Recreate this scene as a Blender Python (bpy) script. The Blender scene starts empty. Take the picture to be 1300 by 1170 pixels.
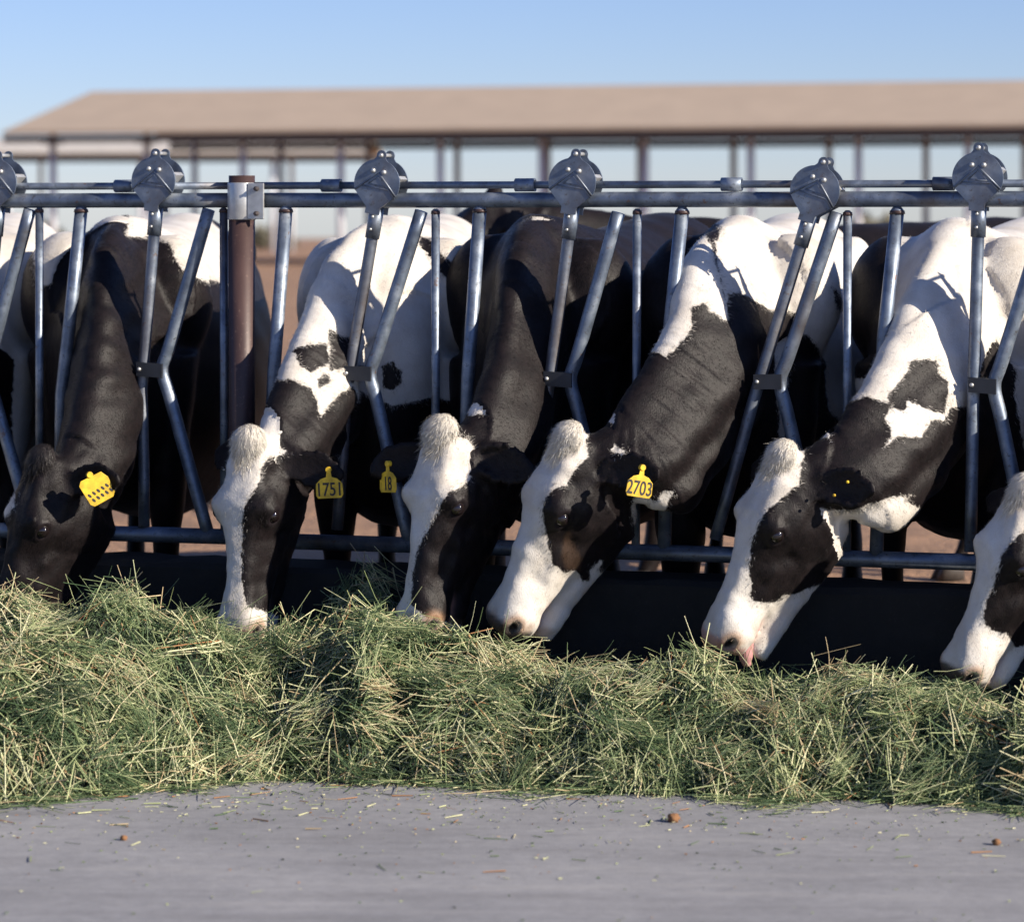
import bpy, math, random
import numpy as np
from mathutils import Vector, Matrix

random.seed(7); RNG = np.random.default_rng(11)
SC = bpy.context.scene
COL = SC.collection
PI = math.pi

# ------------------------------------------------------------------ camera, sky, sun, exposure
F = 4123.0; CH = 1.48; HV = 272.0           # focal length (px), eye height, horizon row
cam = bpy.data.cameras.new('camera'); cam_o = bpy.data.objects.new('camera', cam); COL.objects.link(cam_o)
cam_o.location = (0, 0, CH); cam_o.rotation_euler = (math.radians(90), 0, 0)
cam.sensor_width = 36.0; cam.lens = 36.0 * F / 1300.0; cam.shift_y = -(585 - HV) / 1300.0
cam.clip_start = 0.1; cam.clip_end = 3000
cam.dof.use_dof = True; cam.dof.focus_distance = 9.15; cam.dof.aperture_fstop = 3.5
SC.camera = cam_o
SUN_AZ = 27.0; SUN_EL = 25.0                # degrees from +X towards the camera / above the horizon
az, el = math.radians(SUN_AZ), math.radians(SUN_EL)
to_sun = Vector((math.cos(az) * math.cos(el), -math.sin(az) * math.cos(el), math.sin(el)))
w = bpy.data.worlds.new('World'); SC.world = w; w.use_nodes = True
nt = w.node_tree; nt.nodes.clear()
sky = nt.nodes.new('ShaderNodeTexSky'); sky.sky_type = 'NISHITA'; sky.sun_disc = False
sky.sun_elevation = el; sky.sun_rotation = math.atan2(to_sun.x, to_sun.y)
sky.altitude = 1500; sky.air_density = 1.0; sky.dust_density = 0.3; sky.ozone_density = 1.6
bg = nt.nodes.new('ShaderNodeBackground'); bg.inputs['Strength'].default_value = 0.06
out = nt.nodes.new('ShaderNodeOutputWorld')
tint = nt.nodes.new('ShaderNodeMix'); tint.data_type = 'RGBA'; tint.blend_type = 'MULTIPLY'; tint.inputs[0].default_value = 1.0
tint.inputs[7].default_value = (0.90, 0.99, 1.43, 1)      # the film's cool balance in the shade
nt.links.new(sky.outputs[0], tint.inputs[6]); nt.links.new(tint.outputs[2], bg.inputs[0]); nt.links.new(bg.outputs[0], out.inputs[0])
sl = bpy.data.lights.new('sun', 'SUN'); sl.energy = 5.0; sl.angle = math.radians(0.5); sl.color = (1.0, 0.90, 0.76)
so = bpy.data.objects.new('sun', sl); COL.objects.link(so); so.rotation_euler = to_sun.to_track_quat('Z', 'Y').to_euler()
so.location = to_sun * 40
SC.view_settings.view_transform = 'Standard'; SC.view_settings.look = 'None'
SC.view_settings.exposure = 0.65; SC.view_settings.gamma = 1.0
SC.view_settings.use_curve_mapping = False
SC.cycles.max_bounces = 6

# ------------------------------------------------------------------ frames
D0 = 9.5; AL = math.radians(18); SA, CA = math.sin(AL), math.cos(AL)
NB = Vector((SA, CA, 0)); TG = Vector((CA, -SA, 0))       # fence: away from the lane / along to the right
def at(u, v, Y): return Vector(((u - 650) / F * Y, Y, CH - (v - HV) / F * Y))
def fp(u, v, off=0.0):                                     # a point on the plane `off` metres behind the fence line
    Y = (D0 * CA + off) / ((u - 650) / F * SA + CA)
    return at(u, v, Y)
def fx(x_m, z, off=0.0):                                   # metres along the fence from its middle
    p = Vector((0, D0, 0)) + TG * x_m + NB * off; return Vector((p.x, p.y, z))

# ------------------------------------------------------------------ object helpers
def tag(o, label=None, cat=None, group=None, kind=None):
    if label: o['label'] = label
    if cat: o['category'] = cat
    if group: o['group'] = group
    if kind: o['kind'] = kind
    return o
def empty(name, loc, label=None, cat=None, group=None):
    o = bpy.data.objects.new(name, None); COL.objects.link(o); o.location = loc; o.empty_display_size = 0.1
    return tag(o, label, cat, group)
def root_loc(o):
    l = Vector((0, 0, 0))
    while o: l = l + o.location; o = o.parent
    return l
def link_mesh(name, me, mat, parent=None):
    o = bpy.data.objects.new(name, me); COL.objects.link(o)
    if mat and not me.materials: me.materials.append(mat)
    if parent: o.parent = parent
    return o
def np_mesh(name, V, loops, sizes, smooth=True):
    me = bpy.data.meshes.new(name)
    V = np.ascontiguousarray(V, dtype=np.float32); loops = np.ascontiguousarray(loops, dtype=np.int32)
    sizes = np.ascontiguousarray(sizes, dtype=np.int32)
    me.vertices.add(len(V)); me.vertices.foreach_set('co', V.ravel())
    me.loops.add(len(loops)); me.loops.foreach_set('vertex_index', loops.ravel())
    me.polygons.add(len(sizes))
    st = np.concatenate([[0], np.cumsum(sizes)[:-1]]).astype(np.int32)
    me.polygons.foreach_set('loop_start', st)
    me.polygons.foreach_set('use_smooth', np.full(len(sizes), smooth))
    me.update(calc_edges=True); me.validate()
    return me
class MB:
    """collects shapes (world coordinates) and builds ONE mesh object"""
    def __init__(s): s.v = []; s.f = []; s.sm = []
    def add(s, vs, fs, smooth=False):
        b = len(s.v); s.v += [Vector(p) for p in vs]; s.f += [[b + i for i in f] for f in fs]; s.sm += [smooth] * len(fs)
    def rings(s, rs, cap=True, smooth=True):
        k = len(rs[0]); vs = [p for r in rs for p in r]; fs = []
        for i in range(len(rs) - 1):
            for j in range(k):
                a, b = i * k + j, i * k + (j + 1) % k
                fs.append([a, b, b + k, a + k])
        s.add(vs, fs, smooth)
        if cap:
            b = len(s.v) - len(vs)
            s.f.append([b + j for j in range(k)][::-1]); s.sm.append(False)
            s.f.append([b + (len(rs) - 1) * k + j for j in range(k)]); s.sm.append(False)
    def tube(s, pts, r, k=16, cap=True):
        pts = [Vector(p) for p in pts]; rs = []
        rad = r if isinstance(r, (list, tuple)) else [r] * len(pts)
        up = None
        for i, p in enumerate(pts):
            t = (pts[min(i + 1, len(pts) - 1)] - pts[max(i - 1, 0)]).normalized()
            if up is None: up = t.orthogonal().normalized()
            e1 = (up - t * up.dot(t)).normalized(); e2 = t.cross(e1); up = e1
            rs.append([p + (e1 * math.cos(2 * PI * j / k) + e2 * math.sin(2 * PI * j / k)) * rad[i] for j in range(k)])
        s.rings(rs, cap)
    def box(s, c, X, Y, Z):                                # centre + three half-axis vectors
        c, X, Y, Z = map(Vector, (c, X, Y, Z))
        vs = [c + X * a + Y * b + Z * d for d in (-1, 1) for b in (-1, 1) for a in (-1, 1)]
        s.add(vs, [[0, 2, 3, 1], [4, 5, 7, 6], [0, 1, 5, 4], [2, 6, 7, 3], [0, 4, 6, 2], [1, 3, 7, 5]])
    def prism(s, outline, o, ex, ey, ez, t):               # 2-D outline in (ex,ey), thickness t along ez
        n = len(outline)
        A = [o + ex * x + ey * y - ez * t / 2 for x, y in outline]; B = [p + ez * t for p in A]
        s.add(A + B, [list(range(n))[::-1], [n + i for i in range(n)]] + [[i, (i + 1) % n, n + (i + 1) % n, n + i] for i in range(n)])
    def sphere(s, c, r, k=12, sq=(1, 1, 1)):
        c = Vector(c); rs = []
        for i in range(1, k):
            th = PI * i / k
            rs.append([c + Vector((r * math.sin(th) * math.cos(2 * PI * j / (2 * k)) * sq[0], r * math.sin(th) * math.sin(2 * PI * j / (2 * k)) * sq[1], r * math.cos(th) * sq[2])) for j in range(2 * k)])
        s.rings(rs)
    def build(s, name, mat, parent=None, bevel=0):
        me = bpy.data.meshes.new(name); off = root_loc(parent) if parent else Vector((0, 0, 0))
        me.from_pydata([tuple(p - off) for p in s.v], [], s.f)
        me.polygons.foreach_set('use_smooth', s.sm); me.update()
        o = link_mesh(name, me, mat, parent)
        if bevel:
            m = o.modifiers.new('bevel', 'BEVEL'); m.width = bevel; m.segments = 2; m.limit_method = 'ANGLE'
        return o
def catmull(pts, n):
    """smooth curve through rows of pts, n samples per span"""
    P = np.array(pts, float); P = np.vstack([2 * P[0] - P[1], P, 2 * P[-1] - P[-2]]); o = []
    for i in range(1, len(P) - 2):
        for k in range(n):
            t = k / n; a, b, c, d = P[i - 1], P[i], P[i + 1], P[i + 2]
            o.append(0.5 * ((2 * b) + (c - a) * t + (2 * a - 5 * b + 4 * c - d) * t * t + (3 * b - 3 * c + d - a) * t ** 3))
    o.append(P[-2]); return np.array(o)

# ------------------------------------------------------------------ materials
class NT:
    def __init__(s, name):
        s.m = bpy.data.materials.new(name); s.m.use_nodes = True; s.t = s.m.node_tree
        s.b = s.t.nodes['Principled BSDF']; s.out = s.t.nodes['Material Output']
    def n(s, typ, ins=None, **kw):
        x = s.t.nodes.new('ShaderNode' + typ)
        for k, v in kw.items(): setattr(x, k, v)
        for k, v in (ins or {}).items():
            if isinstance(v, bpy.types.NodeSocket): s.t.links.new(v, x.inputs[k])
            else: x.inputs[k].default_value = v
        return x
    def set(s, **kw):
        for k, v in kw.items():
            k = k.replace('_', ' ')
            if isinstance(v, bpy.types.NodeSocket): s.t.links.new(v, s.b.inputs[k])
            else: s.b.inputs[k].default_value = v
        return s
    def noise(s, scale, detail=3, rough=.55, vec=None, dist=0):
        x = s.n('TexNoise', {'Scale': scale, 'Detail': detail, 'Roughness': rough, 'Distortion': dist})
        s.t.links.new(vec if vec else s.obj(), x.inputs['Vector']); return x.outputs['Fac']
    def obj(s):
        if not hasattr(s, 'tc'): s.tc = s.n('TexCoord')
        return s.tc.outputs['Object']
    def scaled(s, v): return s.n('Mapping', {'Vector': s.obj(), 'Scale': v}).outputs[0]
    def ramp(s, fac, stops):
        r = s.n('ValToRGB', {'Fac': fac}); e = r.color_ramp.elements
        while len(e) < len(stops): e.new(0.5)
        for q, (p, c) in zip(e, stops): q.position = p; q.color = (*c, 1)
        return r.outputs[0]
    def rng(s, v, a, b, c=0.0, d=1.0): return s.n('MapRange', {'Value': v, 'From Min': a, 'From Max': b, 'To Min': c, 'To Max': d}).outputs[0]
    def math(s, op, a, b=0.0): return s.n('Math', {0: a, 1: b}, operation=op).outputs[0]
    def mix(s, f, a, b, blend='MIX'):
        x = s.n('Mix', data_type='RGBA', blend_type=blend)
        for k, v in ((0, f), (6, a), (7, b)):
            if isinstance(v, bpy.types.NodeSocket): s.t.links.new(v, x.inputs[k])
            else: x.inputs[k].default_value = v if k == 0 else (*v, 1)
        return x.outputs[2]
    def attr(s, name): return s.n('Attribute', attribute_name=name).outputs
    def bump(s, h, st=.3, dist=.01): s.t.links.new(s.n('Bump', {'Height': h, 'Strength': st, 'Distance': dist}).outputs[0], s.b.inputs['Normal'])

def mat_galv():
    m = NT('galvanised_steel')
    n1 = m.noise(14, 4); n2 = m.noise(70, 4, .7); n3 = m.noise(4, 3, .6, m.scaled((1, 1, .25)))
    c = m.ramp(n1, [(.3, (.105, .13, .175)), (.55, (.20, .24, .30)), (.75, (.38, .42, .47))])
    c = m.mix(m.rng(n2, .56, .7), c, (.09, .095, .105))
    c = m.mix(m.rng(n3, .58, .72, 0, .7), c, (.15, .11, .08)); c = m.mix(m.rng(m.noise(38, 5, .75), .62, .70, 0, .8), c, (.17, .085, .045))
    m.set(Base_Color=c, Metallic=m.rng(n2, .4, .8, .7, .35), Roughness=m.rng(n1, .3, .7, .36, .58)); m.bump(n2, .12, .002)
    return m.m
def mat_galv_bright():
    m = NT('bright_zinc_plate'); n1 = m.noise(30, 4); n2 = m.noise(9, 3)
    m.set(Base_Color=m.ramp(n1, [(.3, (.42, .42, .41)), (.7, (.62, .62, .60))]), Metallic=.55, Roughness=m.rng(n2, .3, .7, .3, .5)); m.bump(n1, .1, .002)
    return m.m
def mat_rust_post():
    m = NT('brown_painted_steel'); n1 = m.noise(9, 4, .6, m.scaled((1, 1, .3))); n2 = m.noise(90, 3)
    c = m.ramp(n1, [(.25, (.032, .018, .016)), (.55, (.068, .038, .034)), (.8, (.11, .062, .052))])
    m.set(Base_Color=m.mix(m.rng(n2, .62, .72, 0, .5), c, (.2, .13, .1)), Roughness=.5, Metallic=.1); m.bump(n2, .1, .002)
    return m.m
def mat_concrete(name, c0, c1, c2, rough=.85):
    m = NT(name); n1 = m.noise(1.3, 5, .65); n2 = m.noise(22, 5, .7); n3 = m.noise(160, 2, .6); n4 = m.noise(2.2, 5, .6, m.scaled((.45, 3.2, 1)))
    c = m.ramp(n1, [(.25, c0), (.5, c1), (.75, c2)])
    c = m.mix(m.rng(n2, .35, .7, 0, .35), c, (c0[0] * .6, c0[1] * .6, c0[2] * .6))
    c = m.mix(m.rng(n3, .62, .75, 0, .5), c, (c2[0] * 1.25, c2[1] * 1.2, c2[2] * 1.1))
    c = m.mix(m.rng(n4, .5, .72, 0, .35), c, (c0[0] * .55, c0[1] * .52, c0[2] * .5)); c = m.mix(m.rng(n4, .46, .30, 0, .3), c, (c2[0] * 1.15, c2[1] * 1.12, c2[2] * 1.05))
    m.set(Base_Color=c, Roughness=rough); m.bump(m.math('ADD', n2, m.math('MULTIPLY', n3, .5)), .35, .004)
    return m.m
def mat_dirt():
    m = NT('dry_corral_dirt'); n1 = m.noise(.35, 5, .6); n2 = m.noise(3, 6, .7); n3 = m.noise(25, 4, .7)
    c = m.ramp(n1, [(.3, (.33, .19, .11)), (.7, (.45, .265, .15))]); c = m.mix(m.rng(n2, .4, .62, 0, .65), c, (.20, .12, .075))
    m.set(Base_Color=c, Roughness=.95); m.bump(m.math('ADD', n2, m.math('MULTIPLY', n3, .4)), .8, .06); return m.m
def coat_mat(name, hair=False, dirty=.3, noise_on=True):
    m = NT(name)
    f = m.attr('coat')[2]; skin = m.attr('skin')[2]; dark = m.attr('dark')[2]
    if not hair:
        a = m.math('MULTIPLY', m.math('SUBTRACT', m.noise(38, 3, .6), .5), .022)
        b = m.math('MULTIPLY', m.math('SUBTRACT', m.noise(170, 2, .6), .5), .007)
        f2 = m.math('ADD', m.math('ADD', f, a), b)
    else: f2 = f
    wmask = m.rng(f2, -.0024, .0024)
    n1 = m.noise(7, 4, .6); n2 = m.noise(230, 2, .6); n3 = m.noise(30, 3, .6)
    wc = m.ramp(n1, [(.3, (.54, .49, .425)), (.6, (.70, .665, .61))])
    wc = m.mix(m.rng(n2, .45, .7, 0, .25), wc, (.50, .44, .38))
    bc = m.ramp(n3, [(.3, (.005, .004, .0045)), (.7, (.012, .0085, .009))])
    bc = m.mix(m.rng(n2, .5, .72, 0, .6), bc, (.015, .010, .0105))
    c = m.mix(wmask, bc, wc)
    c = m.mix(m.attr('stain')[2], c, (.36, .21, .12))
    c = m.mix(skin, c, (.42, .235, .20)); c = m.mix(dark, c, (.018, .014, .016))
    m.set(Base_Color=c, Roughness=m.n('MapRange', {'Value': dark, 'To Min': .52, 'To Max': .30}).outputs[0])
    m.b.inputs['Specular IOR Level'].default_value = .20
    m.b.inputs['Sheen Weight'].default_value = .03; m.b.inputs['Sheen Roughness'].default_value = .35
    if not hair:
        st = m.noise(300, 2, .6, m.scaled((1, 1, .45)))
        m.bump(m.math('ADD', st, m.math('MULTIPLY', m.noise(60, 3), .8)), .35, .003)
    else: m.b.inputs['Specular IOR Level'].default_value = .1
    return m.m
M = {'galv': mat_galv(), 'zinc': mat_galv_bright(), 'post': mat_rust_post(), 'dirt': mat_dirt(),
     'pave': mat_concrete('lane_concrete', (.215, .215, .225), (.29, .288, .298), (.36, .355, .36)),
     'curb': mat_concrete('curb_concrete', (.008, .008, .008), (.014, .0135, .013), (.03, .028, .026)),  # near-black tone: the deep shade on the curb put into its colour
     'coat': coat_mat('holstein_coat'), 'hair': coat_mat('holstein_hair', True)}
def simple(name, col, rough=.6, metal=0.0, var=.25, scale=20, spec=None):
    m = NT(name); n = m.noise(scale, 3)
    m.set(Base_Color=m.ramp(n, [(.3, tuple(x * (1 - var) for x in col)), (.7, tuple(min(1, x * (1 + var)) for x in col))]), Roughness=rough, Metallic=metal)
    if spec is not None: m.b.inputs['Specular IOR Level'].default_value = spec
    return m.m
M['black_rubber'] = simple('black_bracket_paint', (.02, .022, .028), .4)
M['tagyellow'] = simple('yellow_tag_plastic', (.70, .44, .02), .5, 0, .38, 32)
M['ink'] = simple('black_marking_ink', (.02, .018, .02), .6)
M['eye'] = simple('eye_gloss', (.012, .008, .008), .06, spec=.8)
M['hoof'] = simple('hoof_horn', (.06, .05, .045), .6)
M['tongue'] = simple('pink_tongue', (.48, .24, .23), .4, 0, .1)
M['tuft'] = simple('cream_forelock_hair', (.84, .79, .70), .6, 0, .15, 60)
_t = M['tuft'].node_tree; _p = _t.nodes['Principled BSDF']; _tr = _t.nodes.new('ShaderNodeBsdfTranslucent'); _tr.inputs[0].default_value = (.85, .78, .66, 1)
_mx = _t.nodes.new('ShaderNodeMixShader'); _mx.inputs[0].default_value = .15; _t.links.new(_p.outputs[0], _mx.inputs[1]); _t.links.new(_tr.outputs[0], _mx.inputs[2]); _t.links.new(_mx.outputs[0], _t.nodes['Material Output'].inputs[0])
M['tuftblack'] = simple('black_forelock_hair', (.025, .02, .02), .5, 0, .3, 60)
M['roof'] = simple('tan_sheet_roof', (.46, .36, .265), .7, 0, .06, 1)
M['roof2'] = simple('pale_sheet_roof', (.60, .55, .48), .7, 0, .06, 1)
M['steel_dark'] = simple('dark_purlin_steel', (.045, .035, .035), .7)
M['steel_post'] = simple('hazed_shed_post', (.62, .62, .66), .7)  # far posts paled bluish: distance haze put into the base colour
M['clod'] = simple('dry_mud_clod', (.22, .11, .05), .95, 0, .3, 60)
M['shrub'] = simple('dusty_shrub_leaves', (.11, .10, .07), .9, 0, .4, 2)

# ------------------------------------------------------------------ ground, lane, curb, far things
def sheet(name, x0, x1, y0, y1, z, mat, nx=1, ny=1, amp=0):
    xs = np.linspace(x0, x1, nx + 1); ys = np.linspace(y0, y1, ny + 1)
    X, Y = np.meshgrid(xs, ys); Z = np.full_like(X, z)
    if amp: Z += RNG.normal(0, amp, Z.shape)
    V = np.stack([X, Y, Z], -1).reshape(-1, 3); k = nx + 1
    f = [[j * k + i, j * k + i + 1, (j + 1) * k + i + 1, (j + 1) * k + i] for j in range(ny) for i in range(nx)]
    me = bpy.data.meshes.new(name); me.from_pydata(V.tolist(), [], f)
    for p in me.polygons: p.use_smooth = True
    return tag(link_mesh(name, me, mat), kind='structure')
mb = MB(); gy = [-60, 60, 112, 160, 300, 700, 1800]       # flat here, falling gently away beyond the corral
gz = [-.03 if y <= 112 else -.03 - .0070 * (y - 112) for y in gy]
mb.add([Vector((x, y, z)) for y, z in zip(gy, gz) for x in (-900, 900)], [[2 * i, 2 * i + 1, 2 * i + 3, 2 * i + 2] for i in range(6)])
tag(mb.build('ground', M['dirt']), kind='structure')
mb = MB()                                                   # the feed lane slab, its far edge follows the curb
q = [fx(-14, 0, -.10), fx(14, 0, -.10), Vector((20, -8, 0)), Vector((-20, -8, 0))]
mb.add([Vector((p.x, p.y, 0)) for p in q] , [[0, 3, 2, 1]])
tag(mb.build('feed_lane', M['pave']), kind='structure')
mb = MB()
a, b, c, d = fx(-14, .05, .16), fx(14, .05, .16), fx(40, .05, 90), fx(-40, .05, 90)
N = 60; gv = []; gf = []
for j in range(N + 1):
    for i in range(N + 1):
        tt = (j / N) ** 2.2; ww = 14 + tt * 60
        p = fx(-ww + 2 * ww * i / N, 0, .16 + tt * 88)
        gv.append(Vector((p.x, p.y, .045 + random.uniform(-.012, .012))))
gf = [[j * (N + 1) + i, j * (N + 1) + i + 1, (j + 1) * (N + 1) + i + 1, (j + 1) * (N + 1) + i] for j in range(N) for i in range(N)]
mb.add(gv, gf, True); tag(mb.build('corral_ground', M['dirt']), kind='structure')
mb = MB()
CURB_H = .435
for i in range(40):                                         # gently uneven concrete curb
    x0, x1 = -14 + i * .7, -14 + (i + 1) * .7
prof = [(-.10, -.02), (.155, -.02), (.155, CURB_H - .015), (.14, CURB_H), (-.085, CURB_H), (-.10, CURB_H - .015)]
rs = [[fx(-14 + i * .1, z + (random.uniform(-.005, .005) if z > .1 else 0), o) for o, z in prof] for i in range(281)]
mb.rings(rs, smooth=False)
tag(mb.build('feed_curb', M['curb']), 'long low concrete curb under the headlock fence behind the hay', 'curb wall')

def shed(name, label, x0, x1, dist_off, half, eave, ridge, sp, roofmat, rot, group=None):
    """open-sided shade shed; rot = heading of its long axis (deg clockwise seen from above)"""
    ca, sa = math.cos(rot), math.sin(rot); tx = Vector((ca, -sa, 0)); nx = Vector((sa, ca, 0)); O = Vector((0, dist_off, 0)); Z = Vector((0, 0, 1))
    root = empty(name, O + tx * x0, label, 'shade shed', group)
    def P(x, o, z): return O + tx * x + nx * o + Z * z
    m = MB(); th = .10
    for s, o0, o1 in ((0, 0, half), (1, half, 2 * half)):
        z0, z1 = (eave, ridge) if s == 0 else (ridge, eave)
        m.add([P(x0, o0, z0), P(x1, o0, z0), P(x1, o1, z1), P(x0, o1, z1), P(x0, o0, z0 + th), P(x1, o0, z0 + th), P(x1, o1, z1 + th), P(x0, o1, z1 + th)],
              [[0, 3, 2, 1], [4, 5, 6, 7], [0, 1, 5, 4], [2, 3, 7, 6], [0, 4, 7, 3], [1, 2, 6, 5]])
    m.build('roof', roofmat, root)
    m = MB()
    for o in (0.12, 2 * half - .12): m.box(P((x0 + x1) / 2, o, eave - .13), tx * ((x1 - x0) / 2), nx * .08, Z * .10)
    m.build('eave_beam', M['steel_dark'], root)
    for o in (.9, 2 * half - .9):
        x = x0 + 1.2
        while x < x1 - .5:
            m = MB(); m.tube([P(x, o, -.5), P(x, o, eave + .05)], .105, 8); m.build('post', M['steel_post'], root)
            m = MB(); m.box(P(x, o, eave - .2), tx * .35, nx * .05, Z * .05); m.build('bracket', M['steel_dark'], root)
            x += sp
    return root
shed('shade_shed', 'long open shade shed with a tan roof behind the cows', -15.6, 28, 90.5, 6.3, 3.80, 5.2, 3.0, M['roof'], math.radians(17))
shed('shade_shed', 'lower pale shade shed glimpsed beneath the tan roof at left', -60, -6.5, 145, 5, 4.2, 4.9, 6, M['roof2'], math.radians(2))
def bush(x, y, s):
    m = MB()
    for k in range(160):
        a = random.uniform(0, 2 * PI); r = s * math.sqrt(random.random()); h = random.uniform(.1, 1) * s * .8 * (1 - (r / s) ** 2 * .6)
        c = Vector((x + r * math.cos(a), y + r * math.sin(a) * .6, h - .54)); e = Vector((random.gauss(0, 1), random.gauss(0, 1), random.gauss(0, 1))).normalized() * s * .22; g = e.orthogonal().normalized() * s * .15
        m.add([c - e, c + g, c + e, c - g], [[0, 1, 2, 3]])
    return m
hz = [(-75, 2.4), (-58, 1.9), (-40, 2.6), (-27, 2.0), (-14, 1.7), (-3, 2.2), (9, 1.8), (21, 2.5), (38, 2.1), (60, 2.6)]
hl = ['dusty shrub on the horizon, farthest left of the row', 'low shrub second from the left on the horizon', 'broad shrub under the left shed end', 'shrub seen left of the brown post', 'small shrub seen between post and white cow', 'shrub behind the second white cow', 'small shrub right of the photo centre', 'broad shrub behind the fourth latch', 'shrub behind the far right latch', 'dusty shrub farthest right on the horizon']
for (x, s), l in zip(hz, hl): tag(bush(x, 185, s).build('shrub', M['shrub']), l, 'shrub', 'distant shrubs on the horizon')

# ------------------------------------------------------------------ headlock fence
RZ = CH + .042; RR = .0225
def upx(u, off=0.0):
    p = fp(u, 300, off) - Vector((0, D0, 0)); return p.dot(TG)
def latch_outline():
    R = .0715; pts = [(R * math.cos(math.radians(a)), R * math.sin(math.radians(a))) for a in range(72, -30, -6)]
    pts += [(.026, -.068), (.0225, -.072), (.0225, -.092), (-.0225, -.092), (-.0225, -.072), (-.026, -.068)]
    pts += [(R * math.cos(math.radians(a)), R * math.sin(math.radians(a))) for a in range(204, 102, -6)]
    ear = [(-.019, .071), (-.0145, .077)] + [(.0145 * math.cos(math.radians(a)), .084 + .0145 * math.sin(math.radians(a))) for a in range(190, -20, -20)] + [(.0145, .077), (.019, .071)]
    return pts + ear
LO = latch_outline()
def headlock(panel, T, plate, coup, bot, vb, thick, thin):
    pl = fp(plate[0], plate[1]); cp = fp(coup[0], coup[1]); bt = fp(bot[0], bot[1])
    upv = (pl - cp).normalized(); ex = TG * 1.0; ex = (ex - upv * ex.dot(upv)).normalized(); ez = -NB
    st = empty('swing_arm', pl - root_loc(panel)); st.parent = panel
    m = MB(); m.tube([pl - upv * .075, pl - upv * .14, cp + upv * .1, cp, cp - upv * .06 + (bt - cp).normalized() * .0, bt + (cp - bt) * .3, bt], .0175, 16)
    m.build('arm_pipe', M['galv'], st)
    m = MB(); m.tube([pl - upv * .068, pl - upv * .165], .0215, 16); m.build('sleeve', M['galv'], st)
    for d in (.1, .138): m = MB(); m.sphere(pl - upv * d + ez * .022 - ex * .002, .0048, 6); m.build('rivet', M['zinc'], st)
    for o, nm in ((.036, 'front_latch_plate'), (-.036, 'back_latch_plate')):
        m = MB(); m.prism(LO[::-1], pl + ez * o, ex, upv, ez, .005)
        g = 1 if o > 0 else -1; c = pl + ez * (o + g * .0035)
        if o > 0:                                              # pressed ribs: a chevron, a bar and a triangle
            c0 = pl + ez * (o + .0022)
            def rib(*q, r=.0034): m.tube([c0 + ex * x + upv * y for x, y in q], r, 8)
            rib((-.065, -.029), (0, .033), (.065, -.030)); rib((-.043, -.013), (.040, -.014), (.062, -.036), r=.0028)
            rib((-.026, -.005), (0, .022), (.027, -.006), (-.026, -.005), r=.0028)
        pp = m.build(nm, M['galv'], st)
        m = MB()
        for x, y_ in ((-.017, .036), (.017, .036), (0, .084)):
            m = MB(); m.sphere(c + ex * x + upv * y_ + ez * g * .001, .0074, 6); m.build('bolt', M['zinc'], pp)
    m = MB(); m.box(pl + ex * .052 + upv * .012, ex * .005 - upv * .004, upv * .016 + ex * .012, ez * .03); m.build('latch_tongue', M['zinc'], st)
    m = MB(); m.tube([pl + ez * .034 + upv * .084, pl - ez * .034 + upv * .084], .006, 8); m.build('latch_pin', M['zinc'], st)
    # fixed bent pipe
    a, b, c2 = [fp(*p) for p in vb]
    cur = [Vector(tuple(r)) for r in catmull([a, a + (b - a) * .5, a + (b - a) * .86, b + (a - b).normalized() * .02 * 0 + (c2 - a).normalized() * 0, b + (c2 - b) * .16, b + (c2 - b) * .5, c2], 4)]
    m = MB(); m.tube(cur, .0195, 16); m.build('bent_pipe', M['galv'], panel)
    m = MB(); mid = (cp + b) / 2; hx = (b - cp) / 2
    m.box(mid - NB * .024, hx * 1.35, NB * .005, Vector((0, 0, .021))); m.box(mid + NB * .024, hx * 1.35, NB * .005, Vector((0, 0, .021)))
    m.tube([cp - NB * .028, cp + NB * .028], .009, 10)
    br = m.build('pivot_bracket', M['black_rubber'], panel)
    m = MB(); m.sphere(cp - NB * .032, .0065, 6); m.build('bolt', M['zinc'], br)
    for nm, pts, r in (('slanted_bar', thick, .0198), ('thin_bar', thin, .0125)):
        if pts:
            q = [fp(*p) for p in pts]; m = MB(); m.tube(q, r, 16)
            m.sphere(q[0], r, 8); bar_ = m.build(nm, M['galv'], panel)
            m = MB(); m.tube([q[0] + Vector((0, 0, -.004)), q[0] + Vector((0, 0, .006))], [r * 1.16, r * 1.05], 12); m.build('weld', M['post'], bar_)
def panel(label, xa, xb, stalls, sleeves):
    root = empty('headlock_panel', fx(xa, 0), label, 'headlock fence', 'headlock fence panels')
    m = MB(); m.tube([fx(xa + (xb - xa) * i / 8, RZ + (0 if i % 8 == 0 else random.uniform(-.001, .001))) for i in range(9)], RR, 20); m.build('top_rail', M['galv'], root)
    m = MB(); m.tube([fx(xa, .502), fx(xb, .510)], .0235, 16); m.build('lower_rail', M['galv'], root)
    m = MB(); m.tube([fx(xa, RZ + .0435), fx(xb, RZ + .0435)], .0112, 12); rod = m.build('locking_rod', M['galv'], root)
    for u in sleeves:
        x = upx(u); m = MB()
        ro, ri = .0195, .0145; k = 20
        def ring(xx, r): return [fx(xx, RZ + .0435 + r * math.sin(2 * PI * j / k), r * math.cos(2 * PI * j / k)) for j in range(k)]
        m.rings([ring(x - .03, ri), ring(x - .03, ro), ring(x + .03, ro), ring(x + .03, ri), ring(x - .03, ri)], cap=False)
        m.build('rod_sleeve', M['galv'], rod)
    for s in stalls: headlock(root, *s)
    return root
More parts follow.
